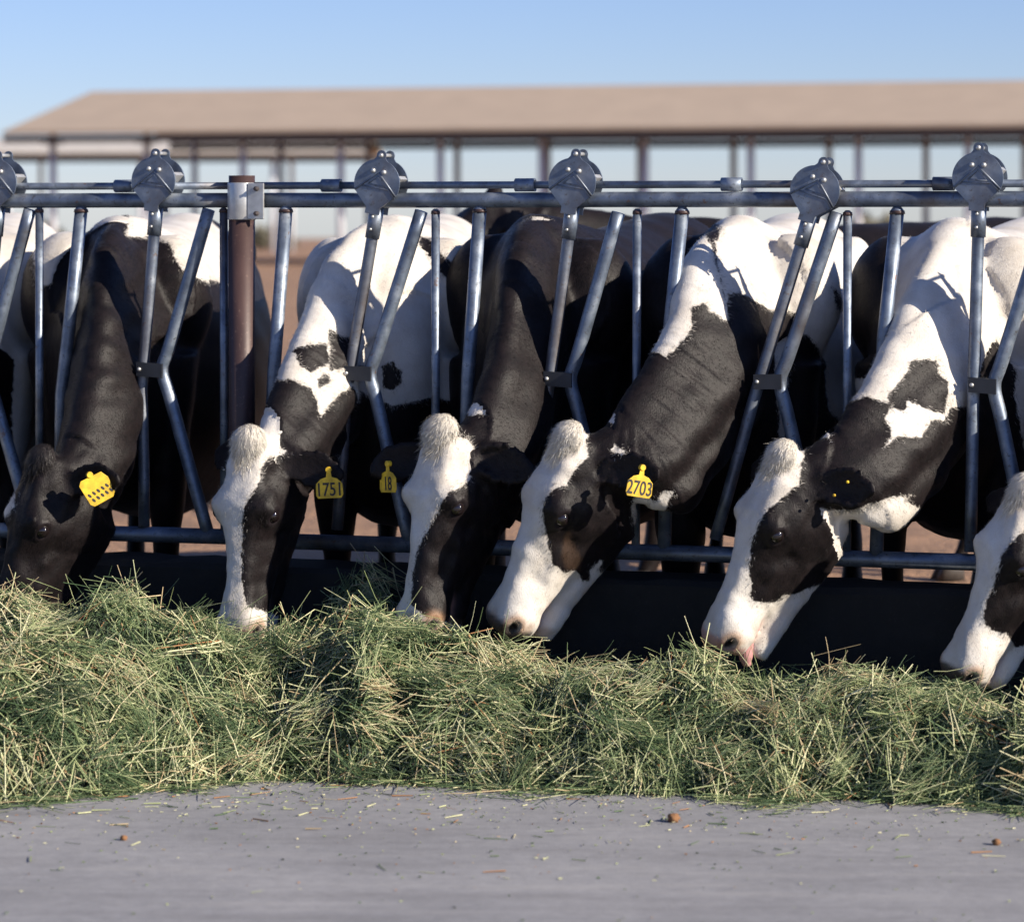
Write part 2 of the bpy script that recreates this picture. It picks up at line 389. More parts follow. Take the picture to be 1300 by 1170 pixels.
ST = [
 (0, (1, 232), (-20, 470), (-40, 690), [(38, 266), (-17, 470), (42, 676)], [(-160, 266), (-172, 420), (-182, 676)], [(50, 268), (50, 676)]),
 (1, (201, 230), (182, 468), (183, 668), [(265, 266), (206, 470), (266, 684)], [(103, 268), (89, 404), (78, 500), (76, 680)], [(284, 268), (285, 684)]),
 (2, (484, 233), (444, 473), (428, 672), [(535, 268), (470, 474), (520, 690)], [(363, 268), (348, 468), (338, 687)], [(553, 270), (553, 694)]),
 (3, (731, 232), (698, 480), (686, 680), [(785, 270), (724, 482), (778, 706)], [(609, 268), (594, 480), (588, 698)], [(809, 270), (807, 706)]),
 (4, (1038, 242), (964, 484), (908, 684), [(1062, 270), (990, 484), (1044, 716)], [(866, 270), (851, 410), (843, 708)], [(1076, 272), (1075, 716)]),
 (5, (1244, 226), (1236, 488), (1232, 700), [(1330, 270), (1262, 490), (1312, 726)], [(1139, 270), (1122, 430), (1112, 718)], [(1352, 272), (1350, 728)]),
 (6, (1530, 226), (1510, 494), (1500, 700), [(1600, 270), (1536, 490), (1590, 734)], [(1415, 270), (1398, 430), (1390, 726)], [(1630, 272), (1628, 734)]),
]
xp = upx(307)
panel('galvanised headlock fence panel left of the brown post', upx(-330), xp - .03, ST[:2], [158, -110])
panel('long galvanised headlock fence panel right of the brown post', xp + .03, upx(1700), ST[2:], [421, 667, 929, 1198, 1470])
post = empty('steel_post', fx(xp, 0, 0), 'round brown steel post clamped between the two fence panels', 'post')
m = MB(); z1 = fp(307, 223).z
m.tube([fx(xp, -.02), fx(xp, z1)], .0395, 32); m.build('shaft', M['post'], post)
m = MB(); m.tube([fx(xp, fp(307, 279).z), fx(xp, fp(307, 232).z)], .0435, 32)
zc = (fp(307, 279).z + fp(307, 232).z) / 2
m.box(fx(xp + .058, zc, -.03), TG * .026, NB * .004, Vector((0, 0, .054))); clamp = m.build('clamp', M['zinc'], post, .002)
for dz in (-.037, .037): m = MB(); m.sphere(fx(xp + .062, zc + dz, -.038), .008, 6); m.tube([fx(xp + .062, zc + dz, -.036), fx(xp + .062, zc + dz, -.05)], .0045, 8); m.build('bolt', M['steel_dark'], clamp)

# ------------------------------------------------------------------ cows
def inside_sd(P, poly):
    """signed distance (px, + inside) of points P (n,2) to a polygon"""
    poly = np.array(poly, float); n = len(poly); d = np.full(len(P), 1e9); ins = np.zeros(len(P), bool)
    for i in range(n):
        a, b = poly[i], poly[(i + 1) % n]; ab = b - a; ap = P - a
        t = np.clip((ap @ ab) / max(ab @ ab, 1e-9), 0, 1); q = ap - t[:, None] * ab
        d = np.minimum(d, np.hypot(q[:, 0], q[:, 1]))
        cr = (a[1] > P[:, 1]) != (b[1] > P[:, 1])
        with np.errstate(divide='ignore', invalid='ignore'):
            xx = (b[0] - a[0]) * (P[:, 1] - a[1]) / (b[1] - a[1]) + a[0]
        ins ^= cr & (P[:, 0] < xx)
    return np.where(ins, d, -d)
def crop(ox, oy, s, pts): return [(ox + s * x, oy + s * y) for x, y in pts]
def vnoise(P, scale, seed):
    """smooth value noise as a sum of sines, cheap and deterministic"""
    r = np.random.default_rng(seed); o = np.zeros(len(P))
    for k in range(7):
        d = r.normal(size=3); d /= np.linalg.norm(d); f = scale * r.uniform(.6, 1.7)
        o += np.sin(P @ d * f + r.uniform(0, 6.28))
    return o / 2.6
HEAD = [  # s, top, bottom, w_top, w_mid, w_low    (metres from the poll along the face)
 (-.045, -.035, -.12, .025, .035, .025), (-.03, -.004, -.17, .05, .06, .04), (0, .016, -.23, .064, .082, .060),
 (.05, .022, -.295, .080, .098, .074), (.11, .028, -.330, .098, .108, .080), (.165, .031, -.342, .108, .108, .080),
 (.20, .026, -.338, .100, .102, .074), (.25, .012, -.318, .078, .088, .062), (.31, .003, -.280, .060, .078, .058),
 (.37, -.003, -.215, .051, .070, .055), (.43, -.008, -.176, .051, .069, .055), (.485, -.012, -.158, .060, .075, .060),
 (.525, -.014, -.156, .065, .078, .062), (.555, -.021, -.153, .058, .070, .056), (.576, -.040, -.140, .040, .052, .042)]
JAW = [(.18, -.11, -.338, .05, .072, .064), (.25, -.115, -.322, .05, .066, .056), (.31, -.13, -.302, .05, .060, .050),
 (.37, -.160, -.276, .044, .056, .046), (.43, -.164, -.254, .042, .052, .045), (.48, -.162, -.240, .044, .054, .047),
 (.525, -.156, -.232, .046, .055, .047), (.560, -.160, -.222, .037, .046, .038)]
def head_ring(sec, jaw_open=0.0):
    s, zt, zb, w1, w2, w3 = sec; d = zt - zb
    half = [(0, zt), (.55 * w1, zt - .012 * d), (.93 * w1, zt - .13 * d), (1.0 * w1 * .5 + w2 * .5, zt - .32 * d), (w2, zt - .52 * d), (w3, zt - .8 * d), (.55 * w3, zb + .03 * d), (0, zb)]
    full = half + [(-y, z) for y, z in half[-2:0:-1]]
    out = catmull(full + [full[0]], 2)[:-1]
    return [(s, y, z - jaw_open * max(0, s - .2)) for y, z in out]
FRONT = [(.10, .17, 1.00, .12), (.08, .175, .82, .095), (.08, .165, .62, .080), (.075, .16, .50, .072), (.085, .16, .40, .056), (.09, .16, .25, .038), (.085, .16, .15, .047), (.06, .16, .09, .042), (.05, .16, .06, .046)]
HIND = [(1.30, .17, 1.02, .17), (1.26, .20, .82, .135), (1.36, .20, .64, .085), (1.46, .19, .53, .058), (1.45, .185, .44, .047), (1.41, .185, .28, .040), (1.40, .185, .16, .050), (1.37, .185, .10, .044), (1.36, .185, .06, .048)]
BODY = [(-.20, 1.10, .80, .06), (-.13, 1.22, .66, .14), (0, 1.37, .53, .20), (.15, 1.435, .48, .24), (.35, 1.42, .46, .30), (.6, 1.40, .43, .35), (.85, 1.395, .42, .37), (1.08, 1.405, .45, .36), (1.28, 1.43, .60, .32), (1.45, 1.44, .74, .285), (1.6, 1.41, .86, .22), (1.70, 1.33, .98, .12)]
def make_cow(label, wu, ru, head=None, neck=None, base='white', polys=None, ears=None, nose='pink', seed=1, off_w=.42, woff=1.05,
             voxel=.009, jaw=0.0, free=None, height=1.0, width=1.0, tuft=True, tuftmat='tuft', n_hair=42000, stains=(), group='dairy cows feeding at the fence', noise_pattern=None):
    polys = polys or {}
    if free is None:
        Wp = fp(wu, 300, off_w); Rp = fp(ru, 300, off_w + woff)
        bx = Vector((Rp.x - Wp.x, Rp.y - Wp.y, 0)).normalized()
        org = Vector((Wp.x, Wp.y, .045)) - bx * .12
    else:
        org, bx = free
    by = Vector((-bx.y, bx.x, 0)); Z = Vector((0, 0, 1))     # lateral
    def B(x, y, z): return org + bx * x + by * y * width + Z * z * height
    mb = MB()
    rs = []
    for (x, zt, zb, hw) in [tuple(r) for r in catmull(BODY, 3)]:
        r = []; zc = (zt + zb) / 2; hh = (zt - zb) / 2
        for k in range(32):
            a = 2 * PI * k / 32; c, s = math.cos(a), math.sin(a)
            y = hw * abs(c) ** .9 * (1 if c >= 0 else -1); z = zc + hh * (abs(s) ** .92) * (1 if s >= 0 else -1)
            if s > 0: y *= 1 - .30 * s ** 2.2
            r.append(B(x, y, z))
        rs.append(r)
    mb.rings(rs)
    for sgn in (-1, 1):
        for leg in (FRONT, HIND):
            rs = []
            for (x, y, z, rad) in [tuple(r) for r in catmull(leg, 3)]:
                ax = 1.15 if z > .6 else 1.0
                rs.append([B(x + rad * ax * math.cos(2 * PI * k / 16), sgn * y + rad * .82 * math.sin(2 * PI * k / 16), z) for k in range(16)])
            mb.rings(rs)
        mb.sphere(B(.16, sgn * .16, 1.17), .15, 10, (1, 1, 1.4))      # shoulder
        mb.sphere(B(1.25, sgn * .20, 1.29), .075, 8)                   # hook bone
        for x in (1.06, 1.2):                                          # teats
            mb.tube([B(x, sgn * .07, .58), B(x, sgn * .08, .49)], [.016, .012], 8)
    mb.sphere(B(1.13, 0, .66), .17, 10, (1, 1, .8))                    # udder
    tl = [B(1.66, 0, 1.36), B(1.76, 0, 1.30), B(1.80, .01, 1.1), B(1.79, .02, .8), B(1.78, .0, .55)]
    mb.tube([Vector(tuple(r)) for r in catmull(tl, 5)], [.034 - .001 * i for i in range(21)], 10)
    skel = {'body': [(B(x, 0, (zt + zb) / 2), max(hw, (zt - zb) / 2)) for x, zt, zb, hw in BODY], 'neck': [], 'head': [], 'ear': []}
    skel['body'] += [(B(x, s_ * y, z), r) for s_ in (-1, 1) for L in (FRONT, HIND) for x, y, z, r in L]
    # head frame
    if head:
        P, N_ = fp(*head['P']), fp(*head['N']); yaw = math.radians(head['yaw']); rl = math.radians(head.get('roll', 0))
        L = (N_ - P).length / .55; a = (N_ - P).normalized()
        w0 = Vector((0, -1, 0)); w0 = (w0 - a * w0.dot(a)).normalized(); d0 = a.cross(w0)
        if d0.x > 0: d0 = -d0
    else:
        P = B(-.62, .0, 1.50); a = (-bx * .72 - Z * .69).normalized(); L = 1.0
        d0 = (Z - a * a.z).normalized(); w0 = a.cross(d0); yaw = 0
    u = d0 * math.cos(yaw) + w0 * math.sin(yaw); wv = w0 * math.cos(yaw) - d0 * math.sin(yaw)
    def H(s, y, z): return P + (a * s + wv * y + u * z) * L
    # neck
    if neck: pairs = [(fp(*n[0:3]), fp(*n[3:6]), n[6]) for n in neck]
    else: pairs = [(B(.2, 0, 1.38), B(.05, 0, .8), .15), (B(-.05, 0, 1.42), B(-.22, 0, .9), .13), (B(-.3, 0, 1.46), B(-.42, 0, 1.06), .11), (B(-.5, 0, 1.49), B(-.55, 0, 1.18), .095)]
    pairs.append((H(.015, 0, -.015), H(.05, 0, -.265), .084 * L)); pairs.append((H(.06, 0, -.04), H(.12, 0, -.23), .07 * L))
    rows = catmull([list(d) + list(v) + [h] for d, v, h in pairs], 5); rs = []
    cs = [Vector((r[:3] + r[3:6]) / 2) for r in rows]; lastn = None
    for i, r in enumerate(rows):
        dd, vv, hw = Vector(r[:3]), Vector(r[3:6]), r[6]; c = cs[i]
        t = (cs[min(i + 1, len(cs) - 1)] - cs[max(i - 1, 0)]).normalized()
        e1 = (dd - vv) / 2; nn = t.cross(e1).normalized()
        if lastn is not None and nn.dot(lastn) < 0: nn = -nn
        lastn = nn; rg = []
        for k in range(28):
            th = 2 * PI * k / 28; cc, ss = math.cos(th), math.sin(th)
            ww = hw * (1 - .22 * max(0, ss) ** 2 + .05 * max(0, -ss))
            rg.append(c + e1 * ss + nn * ww * (abs(cc) ** .92) * (1 if cc >= 0 else -1))
        rs.append(rg); skel['neck'].append((c, max(hw, e1.length)))
    mb.rings(rs)
    mb.rings([[H(*q) for q in head_ring(r)] for r in catmull(HEAD, 2)])
    mb.rings([[H(*q) for q in head_ring(r, jaw)] for r in catmull(JAW, 2)])
    pt = H(-.030, 0, -.004); mb.sphere(pt, .037 * L, 10)
    for s in (.0, .06, .12, .2, .28, .36, .44, .52): skel['head'].append((H(s, 0, -.13 + .09 * max(0, s - .2) / .3), .13 if s < .3 else .075))
    skel['head'].append((pt, .05))
    # ears
    eardirs = ears or [(1, wv * .95 - a * .1 - u * .25), (-1, -wv * .95 - a * .1 - u * .25)]
    einfo = []
    for sgn, dv in eardirs:
        dv = Vector(dv).normalized(); b0 = H(.035, sgn * .066, -.075)
        le = .215 * L; face = Vector((.1, -1, .05)); 
        face = (face - dv * face.dot(dv)).normalized(); sd = dv.cross(face)
        if sd.z > 0: sd = -sd                                   # sd points down
        rs = []
        for k in range(13):
            t = k / 12; c = b0 + dv * le * t - face * .014 * math.sin(t * PI) + sd * .012 * t * t
            wd = (.030 + .034 * math.sin(min(1, t * 1.25) * PI * .62)) * (1 - max(0, t - .62) ** 1.6 * 3.4) * L
            wd = max(wd, .010)
            th = .0105; ring = []
            for j in range(16):
                a2 = 2 * PI * j / 16; x = math.cos(a2) * wd; y = math.sin(a2) * th
                y += (x / wd) ** 2 * wd * .42 * (1 - .6 * t)     # cupped towards the viewer side
                ring.append(c + sd * x + face * y)
            rs.append(ring)
            if k > 2: skel['ear'].append((c, wd))
        mb.rings(rs); einfo.append((b0, dv, face, sd, le))
    # -- remesh into one continuous skin
    tmp = mb.build('tmp_cow', None); bpy.context.view_layer.update()
    md = tmp.modifiers.new('r', 'REMESH'); md.mode = 'VOXEL'; md.voxel_size = voxel; md.use_smooth_shade = True
    ms = tmp.modifiers.new('s', 'SMOOTH'); ms.factor = .5; ms.iterations = 7
    dg = bpy.context.evaluated_depsgraph_get(); me = bpy.data.meshes.new_from_object(tmp.evaluated_get(dg), depsgraph=dg)
    old = tmp.data; bpy.data.objects.remove(tmp); bpy.data.meshes.remove(old)
    n = len(me.vertices); V = np.empty(n * 3, np.float32); me.vertices.foreach_get('co', V); V = V.reshape(-1, 3).astype(float)
    NV = np.empty(n * 3, np.float32); me.vertex_normals.foreach_get('vector', NV); NV = NV.reshape(-1, 3).astype(float)
    # -- region of each vertex
    best = np.full(n, 1e9); reg = np.zeros(n, int)
    for ri, key in enumerate(('body', 'neck', 'head', 'ear')):
        for c, r in skel[key]:
            d = np.linalg.norm(V - np.array(c), axis=1) / r + (0.0 if key != 'ear' else .1)
            mk = d < best; best[mk] = d[mk]; reg[mk] = ri
    A, Wn, U = np.array(a), np.array(wv), np.array(u)
    Q = (V - np.array(P)) / L; hs, hy, hz_ = Q @ A, Q @ Wn, Q @ U; ay = np.abs(hy)
    hm = (reg == 2)
    def g(cs, cy, cz, r): return np.exp(-(((hs - cs) ** 2 + (ay - cy) ** 2 + (hz_ - cz) ** 2) / r ** 2)) * hm
    dtl = np.zeros(n)
    for k_ in range(9):                                          # cheekbone: a bony ridge from under the eye towards the ear
        f_ = k_ / 8; dtl += .0035 * g(.215 - .17 * f_, .098 - .012 * f_, -.072 - .012 * f_, .018)
    for k_ in range(12):                                         # front edge of the chewing muscle, facial crest, jaw line
        f_ = k_ / 11; dtl += -.0038 * g(.245 - .02 * f_, .078, -.10 - .17 * f_, .013) + .0030 * g(.23 + .15 * f_, .070 - .008 * f_, -.085 - .012 * f_, .012)
        dtl += -.0030 * g(.12 + .16 * f_, .085, -.235 - .03 * math.sin(f_ * 3), .014)
    dtl += .0028 * hm * np.sin((hz_ * 1.0 + hs * .5) * 420) * np.exp(-((np.sqrt((hs - .165) ** 2 + (hz_ - .0) ** 2) / .03) ** 2)) * (ay > .05)
    dtl += hm * .0022 * vnoise(Q, 42, seed + 2) + hm * .0012 * vnoise(Q, 110, seed + 4)
    disp = dtl + (.016 * g(.178, .100, .004, .034) - .013 * g(.198, .106, -.030, .016) - .011 * g(.085, .09, -.015, .035) + .014 * g(.12, .085, -.19, .06)
            + .008 * g(.30, .062, -.085, .03) - .007 * g(.40, .055, -.06, .035) + .006 * g(.50, .055, -.07, .03) + .006 * g(.515, .03, -.13, .02)
            - .006 * g(.25, .075, -.10, .035) + .005 * g(.06, .05, .01, .03))
    er = np.sqrt((hs - .197) ** 2 * .55 + (hz_ + .030) ** 2 * 1.3)      # eyelid ring
    disp += .0065 * np.exp(-((er - .0215) / .006) ** 2) * hm * (ay > .06)
    nr = np.sqrt(((hs - .547) * .8) ** 2 + ((hz_ + .056) * 1.1) ** 2 + ((ay - .052) * .5) ** 2)
    disp += (.006 * np.exp(-((nr - .024) / .009) ** 2) - .020 * np.exp(-(nr / .015) ** 2)) * hm
    fold = vnoise(V, 9, seed + 3)
    disp += np.where(reg == 1, .0035 * vnoise(V * np.array([1, 1, 2.2]), 28, seed) + .006 * fold, 0)
    disp += np.where(reg == 0, .010 * vnoise(V, 7, seed + 9) + .003 * vnoise(V, 26, seed + 5), 0)
    # melt the seams of the trunk
    ne = len(me.edges); E = np.empty(ne * 2, np.int32); me.edges.foreach_get('vertices', E); E = E.reshape(-1, 2)
    deg = np.bincount(E.ravel(), minlength=n).astype(float); wsm = np.where((reg == 0) & (V[:, 2] > .75), 1.0, 0.0)
    for _ in range(3): wsm = .5 * wsm + .5 * np.bincount(E[:, 0], wsm[E[:, 1]], n) / deg * .5 + .5 * np.bincount(E[:, 1], wsm[E[:, 0]], n) / deg * .5
    for _ in range(28):
        av = np.stack([(np.bincount(E[:, 0], V[E[:, 1], c_], n) + np.bincount(E[:, 1], V[E[:, 0], c_], n)) / deg for c_ in range(3)], 1)
        V += (av - V) * (.65 * wsm)[:, None]
    nk = np.where(reg == 1)[0]
    if len(nk):
        C_ = np.array([tuple(c) for c in cs]); T_ = np.gradient(C_, axis=0); T_ /= np.linalg.norm(T_, axis=1)[:, None]
        cum = np.concatenate([[0], np.cumsum(np.linalg.norm(np.diff(C_, axis=0), axis=1))])
        d_ = ((V[nk][:, None] - C_[None]) ** 2).sum(2); ix = d_.argmin(1)
        al_ = cum[ix] + ((V[nk] - C_[ix]) * T_[ix]).sum(1)
        E1 = np.array([list((Vector(r[:3]) - Vector(r[3:6])).normalized()) for r in rows])[ix]
        rel = V[nk] - C_[ix]; rel -= T_[ix] * (rel * T_[ix]).sum(1)[:, None]; rel /= np.linalg.norm(rel, axis=1)[:, None] + 1e-9
        ang = np.degrees(np.arccos(np.clip((rel * E1).sum(1), -1, 1)))
        nearhead = np.clip((al_ - cum[-1] * .42) / .12, 0, 1)
        ph_ = al_ + .022 * vnoise(V[nk], 11, seed + 6)
        fo = (.0013 * np.sin(ph_ * 2 * PI / .021) + .0011 * np.sin(ph_ * 2 * PI / .034 + 1)) * nearhead * np.clip(.35 + .9 * vnoise(V[nk], 10, seed + 7), .0, 1.1) * np.clip((120 - ang) / 50, .15, 1)
        fo += -.015 * np.exp(-((ang - 128) / 15) ** 2) + .007 * np.exp(-((ang - 95) / 22) ** 2) + .008 * np.exp(-(ang / 14) ** 2) - .006 * np.exp(-((ang - 38) / 16) ** 2)
        fo += .010 * np.exp(-((ang - 178) / 18) ** 2) * (1 + .5 * np.sin(al_ * 40))
        disp[nk] += fo
    V2 = V + NV * disp[:, None]
    me.vertices.foreach_set('co', (V2 - np.array(org)).astype(np.float32).ravel()); me.update()
    # -- coat colour field (metres, + = white), traced per region
    px = np.stack([650 + V[:, 0] / V[:, 1] * F, HV - (V[:, 2] - CH) / V[:, 1] * F], 1)
    fld = np.full(n, .03 if base == 'white' else -.03)
    for ri, key in ((0, 'body'), (1, 'neck'), (2, 'head'), (3, 'ear')):
        mk = reg == ri
        pl = polys.get(key)
        if pl is None: continue
        f = np.full(mk.sum(), .05 if pl[0] == 'w' else -.05)
        for c, poly in pl[1:]:
            sd = np.clip(inside_sd(px[mk], poly) / 440.0, -.05, .05)
            f = np.maximum(f, sd) if c == 'w' else np.minimum(f, -sd)
        fld[mk] = f
    if noise_pattern is not None:
        fld = np.clip(.06 * vnoise(V, 3.2, seed + 40) + noise_pattern, -.05, .05)
    zrel = (V[:, 2] - .045)
    legs = (reg == 0) & (zrel < .60); fld[legs] = -.04  # legs and low belly blackened: shade under the cows put into the coat
    skin = np.zeros(n); dark = np.zeros(n); stain = np.zeros(n)
    lip = hm * np.clip((hs - .505) / .02, 0, 1)
    pad = hm * np.clip((hs - .545 + .2 * np.abs(hz_ + .07)) / .010, 0, 1) * (hz_ > -.125)
    nost = hm * np.clip((.0185 - nr) / .005, 0, 1)
    if nose == 'dark': dark = np.maximum(pad * .9, 0)
    else: skin = np.maximum(skin, pad * .85)
    stain = np.maximum(stain, lip * .55 * np.clip(vnoise(V, 60, seed) + .3, 0, 1))
    stain = np.maximum(stain, .8 * np.exp(-((nr - .026) / .011) ** 2) * hm)
    lips = hm * np.exp(-((hz_ + .156 + .0 * hs) / .012) ** 2) * np.clip((hs - .43) / .03, 0, 1); skin = np.maximum(skin, lips * .6)
    dark = np.maximum(dark, nost); skin = skin * (1 - nost)
    lid = hm * np.exp(-((er - .019) / .006) ** 2) * (ay > .06); dark = np.maximum(dark, lid * .8)
    for poly, amt in stains:
        sd = inside_sd(px, poly) / 440.0; stain = np.maximum(stain, hm * amt * np.clip(.5 + sd / .012 + .4 * vnoise(V, 50, seed), 0, 1) * (sd > -.02))
    arrs = {'coat': fld, 'skin': skin, 'dark': dark, 'stain': stain}
    for k_, v_ in arrs.items():
        at_ = me.attributes.new(k_, 'FLOAT', 'POINT'); at_.data.foreach_set('value', v_.astype(np.float32))
    root = empty('cow', org, label, 'cow', group)
    me.name = 'cow_body'; me.materials.clear()
    link_mesh('body', me, M['coat'], root)
    # -- short coat hairs (only head, neck, ears, shoulders)
    if n_hair:
        wgt = np.where((reg >= 1) | ((reg == 0) & (np.linalg.norm(V - np.array(B(.1, 0, 1.2)), axis=1) < .55)), 1.0, 0.0)
        wgt *= (dark < .4) * np.where(np.abs(fld) < .012, 4.0, 1.0); ids = RNG.choice(n, n_hair, p=wgt / wgt.sum())
        r0 = V2[ids] + RNG.normal(0, .004, (n_hair, 3)); nv = NV[ids]; rg = reg[ids]
        r0 -= nv * ((r0 - V2[ids]) * nv).sum(1)[:, None]
        flow = np.tile(np.array(a), (n_hair, 1))
        ndir = np.array((cs[2] - cs[-4]).normalized()); flow[rg == 1] = ndir * .6 + np.array([0, 0, -.8]); flow[rg == 0] = np.array([0, .5, -.85])
        flow[rg == 3] = np.array([.5, 0, -.3])
        up_face = (rg == 2) & (hs[ids] < .17); flow[up_face] = -np.array(a) * .5 + np.array(wv) * (hy[ids][up_face] * 12)[:, None]
        flow = flow + RNG.normal(0, .28, (n_hair, 3)); flow -= nv * (flow * nv).sum(1)[:, None]; flow /= np.linalg.norm(flow, axis=1)[:, None] + 1e-9
        ln = RNG.uniform(.008, .017, n_hair) * np.where(rg == 3, 1.6, 1) * np.where((rg == 2) & (hs[ids] > .3), .6, 1)
        lift = RNG.uniform(.15, .42, n_hair)
        tip = r0 + (flow * (1 - lift * .4)[:, None] + nv * lift[:, None]) * ln[:, None]
        side = np.cross(flow, nv) * .0005
        HVt = np.stack([r0 - side - nv * .001, r0 + side - nv * .001, tip], 1).reshape(-1, 3) - np.array(org)
        hmsh = np_mesh('cow_hair', HVt, np.arange(n_hair * 3), np.full(n_hair, 3), True)
        for k_, v_ in arrs.items():
            vv_ = v_[ids]
            if k_ == 'coat': vv_ = vv_ + RNG.normal(0, .006, n_hair)
            at_ = hmsh.attributes.new(k_, 'FLOAT', 'POINT'); at_.data.foreach_set('value', np.repeat(vv_, 3).astype(np.float32))
        nn = nv * .8 + RNG.normal(0, .22, nv.shape); nn /= np.linalg.norm(nn, axis=1)[:, None]
        hmsh.normals_split_custom_set_from_vertices(np.repeat(nn, 3, axis=0).tolist())
        link_mesh('coat_hair', hmsh, M['hair'], root)
    # -- forelock
    if tuft and head:
        ns = 5200; VV = []; SNL = []; tl = np.array(head.get('tuft', (0, 0, 0))); lf = head.get('tuft_len', 1)
        for i in range(ns):
            q = RNG.normal(0, 1, 3); q /= np.linalg.norm(q)
            while q[2] < -.25 or q[0] > .75: q = RNG.normal(0, 1, 3); q /= np.linalg.norm(q)
            down = max(0.0, q[0])
            b_ = np.array([-.030, 0, -.004]) + q * np.array([.038, .042, .037]) + np.array([(.11 * RNG.random() ** 1.5) * down, 0, .012 * down])
            d1 = q * .55 + np.array([.55, q[1] * .4, .12]) + RNG.normal(0, .20, 3) + tl * .3
            d2 = q * -.05 + np.array([1.0, q[1] * .5, -.12]) + RNG.normal(0, .22, 3) + tl * .3
            l_ = RNG.uniform(.014, .032) * (lf if RNG.random() < .5 else 1)
            d1 /= np.linalg.norm(d1); d2 /= np.linalg.norm(d2); wd = RNG.uniform(.0005, .0009)
            sdv = np.cross(d1, d2 + 1e-3); sdv /= np.linalg.norm(sdv) + 1e-9
            nl = q + RNG.normal(0, .30, 3); nl /= np.linalg.norm(nl); SNL.append(A * nl[0] + Wn * nl[1] + U * nl[2])
            if np.dot(np.cross(sdv, d1 + d2), nl) < 0: sdv = -sdv
            for k in range(4):
                t = k / 3; p = b_ + l_ * (d1 * (t - .45 * t * t) + d2 * .6 * t * t); ww = wd * (1 - t * .85)
                VV += [p - sdv * ww, p + sdv * ww]
        VV = np.array(VV); Wd = np.array(P)[None] + (VV[:, :1] * A + VV[:, 1:2] * Wn + VV[:, 2:] * U) * L - np.array(org)
        base_i = (np.arange(ns) * 8)[:, None]
        quads = np.concatenate([base_i + np.array([[2 * k, 2 * k + 1, 2 * k + 3, 2 * k + 2]]) for k in range(3)], 1).reshape(-1)
        tm = np_mesh('forelock', Wd, quads, np.full(ns * 3, 4), True)
        tm.normals_split_custom_set_from_vertices(np.repeat(np.array(SNL), 8, axis=0).tolist())
        link_mesh('forelock', tm, M[tuftmat], root)
    # -- eyes, hooves, tail switch
    for sg in (-1, 1):
        m = MB(); m.sphere(H(.197, sg * .0895, -.030), .0225 * L, 14); m.build('eye', M['eye'], root)
    for sgn in (-1, 1):
        for leg in (FRONT, HIND):
            x, y, z, r = leg[-1]; m = MB()
            for dy in (-.027, .027):
                rs = [[B(x - .018 - .02 * (1 - q) + rr_ * 1.25 * math.cos(2 * PI * k / 14) - .012, sgn * y + dy + rr_ * .62 * math.sin(2 * PI * k / 14), zz) for k in range(14)] for zz, rr_, q in ((.075, .030, 1), (.045, .040, .6), (.0, .050, 0))]
                m.rings(rs)
            m.build('hoof', M['hoof'], root)
    m = MB()
    for k in range(60):
        p0 = B(1.78 + random.gauss(0, .01), random.gauss(0, .01), .60); m.tube([p0, p0 + Vector((random.gauss(0, .02), random.gauss(0, .02), -.12)), p0 + Vector((random.gauss(0, .035), random.gauss(0, .035), -.26))], [.004, .003, .001], 5)
    m.build('tail_switch', M['tuft'], root)
    return root, H, einfo
def ear_tag(root, ei, t, text, roll=0, size=1.0, yawd=0, drop=.0, inkmarks=False, plain=False, shift=(0, 0, 0), label=None):
    b0, dv, face, sd, le = ei
    p = b0 + dv * le * t + face * .026 + Vector(shift)
    e = empty('ear_tag', p - root_loc(root)); e.parent = root
    if label: e['label'] = label
    ya = math.radians(yawd); ez = Vector((math.sin(ya), -math.cos(ya), 0)); ex0 = Vector((math.cos(ya), math.sin(ya), 0)); ey0 = Vector((0, 0, 1))
    ro = math.radians(roll); ex = ex0 * math.cos(ro) + ey0 * math.sin(ro); ey = -ex0 * math.sin(ro) + ey0 * math.cos(ro)
    s = size
    ol = [(-.034, -.082), (-.040, -.072), (-.0385, -.040), (-.024, -.026), (-.008, -.021), (-.006, -.006), (.006, -.006), (.008, -.021), (.024, -.026), (.0385, -.040), (.040, -.072), (.034, -.082)]
    if plain: ol = [(-.030, -.080), (-.038, -.070), (-.040, -.012), (-.030, -.002), (.030, -.008), (.040, -.030), (.036, -.074), (.026, -.083)]
    m = MB(); m.prism([(x * s, y * s) for x, y in ol][::-1], p, ex, ey, ez, .0022)
    m.tube([p + ez * .004, p - ez * .010], .0085 * s, 12); pl = m.build('tag_plate', M['tagyellow'], e, .0006)
    if inkmarks:
        m = MB()
        for k in range(5):
            for j in range(2):
                c = p + (ex * (-.028 + .0135 * k + .004 * j) + ey * (-.048 - .016 * j)) * s + ez * .0016
                m.prism([(.0036 * math.cos(q * PI / 5) * s, .0068 * math.sin(q * PI / 5) * s) for q in range(10)], c, (ex * .9 + ey * .25), (ey * .9 - ex * .3), ez, .0008)
        m.build('tag_number', M['ink'], pl)
    elif text:
        cu = bpy.data.curves.new('tag_number', 'FONT'); cu.body = text; cu.size = .054 * s; cu.align_x = 'CENTER'; cu.extrude = .0004; cu.offset = .0006
        to = bpy.data.objects.new('tmp_txt', cu); COL.objects.link(to); bpy.context.view_layer.update()
        dg = bpy.context.evaluated_depsgraph_get(); me = bpy.data.meshes.new_from_object(to.evaluated_get(dg)); bpy.data.objects.remove(to)
        c = p + ey * (-.0745 * s) + ez * .0017 - root_loc(pl)
        for v in me.vertices:
            x, y, z = v.co; q = c + ex * x * .74 + ey * y * 1.0 + ez * z; v.co = q
        me.materials.clear(); link_mesh('tag_number', me, M['ink'], pl)
    return e

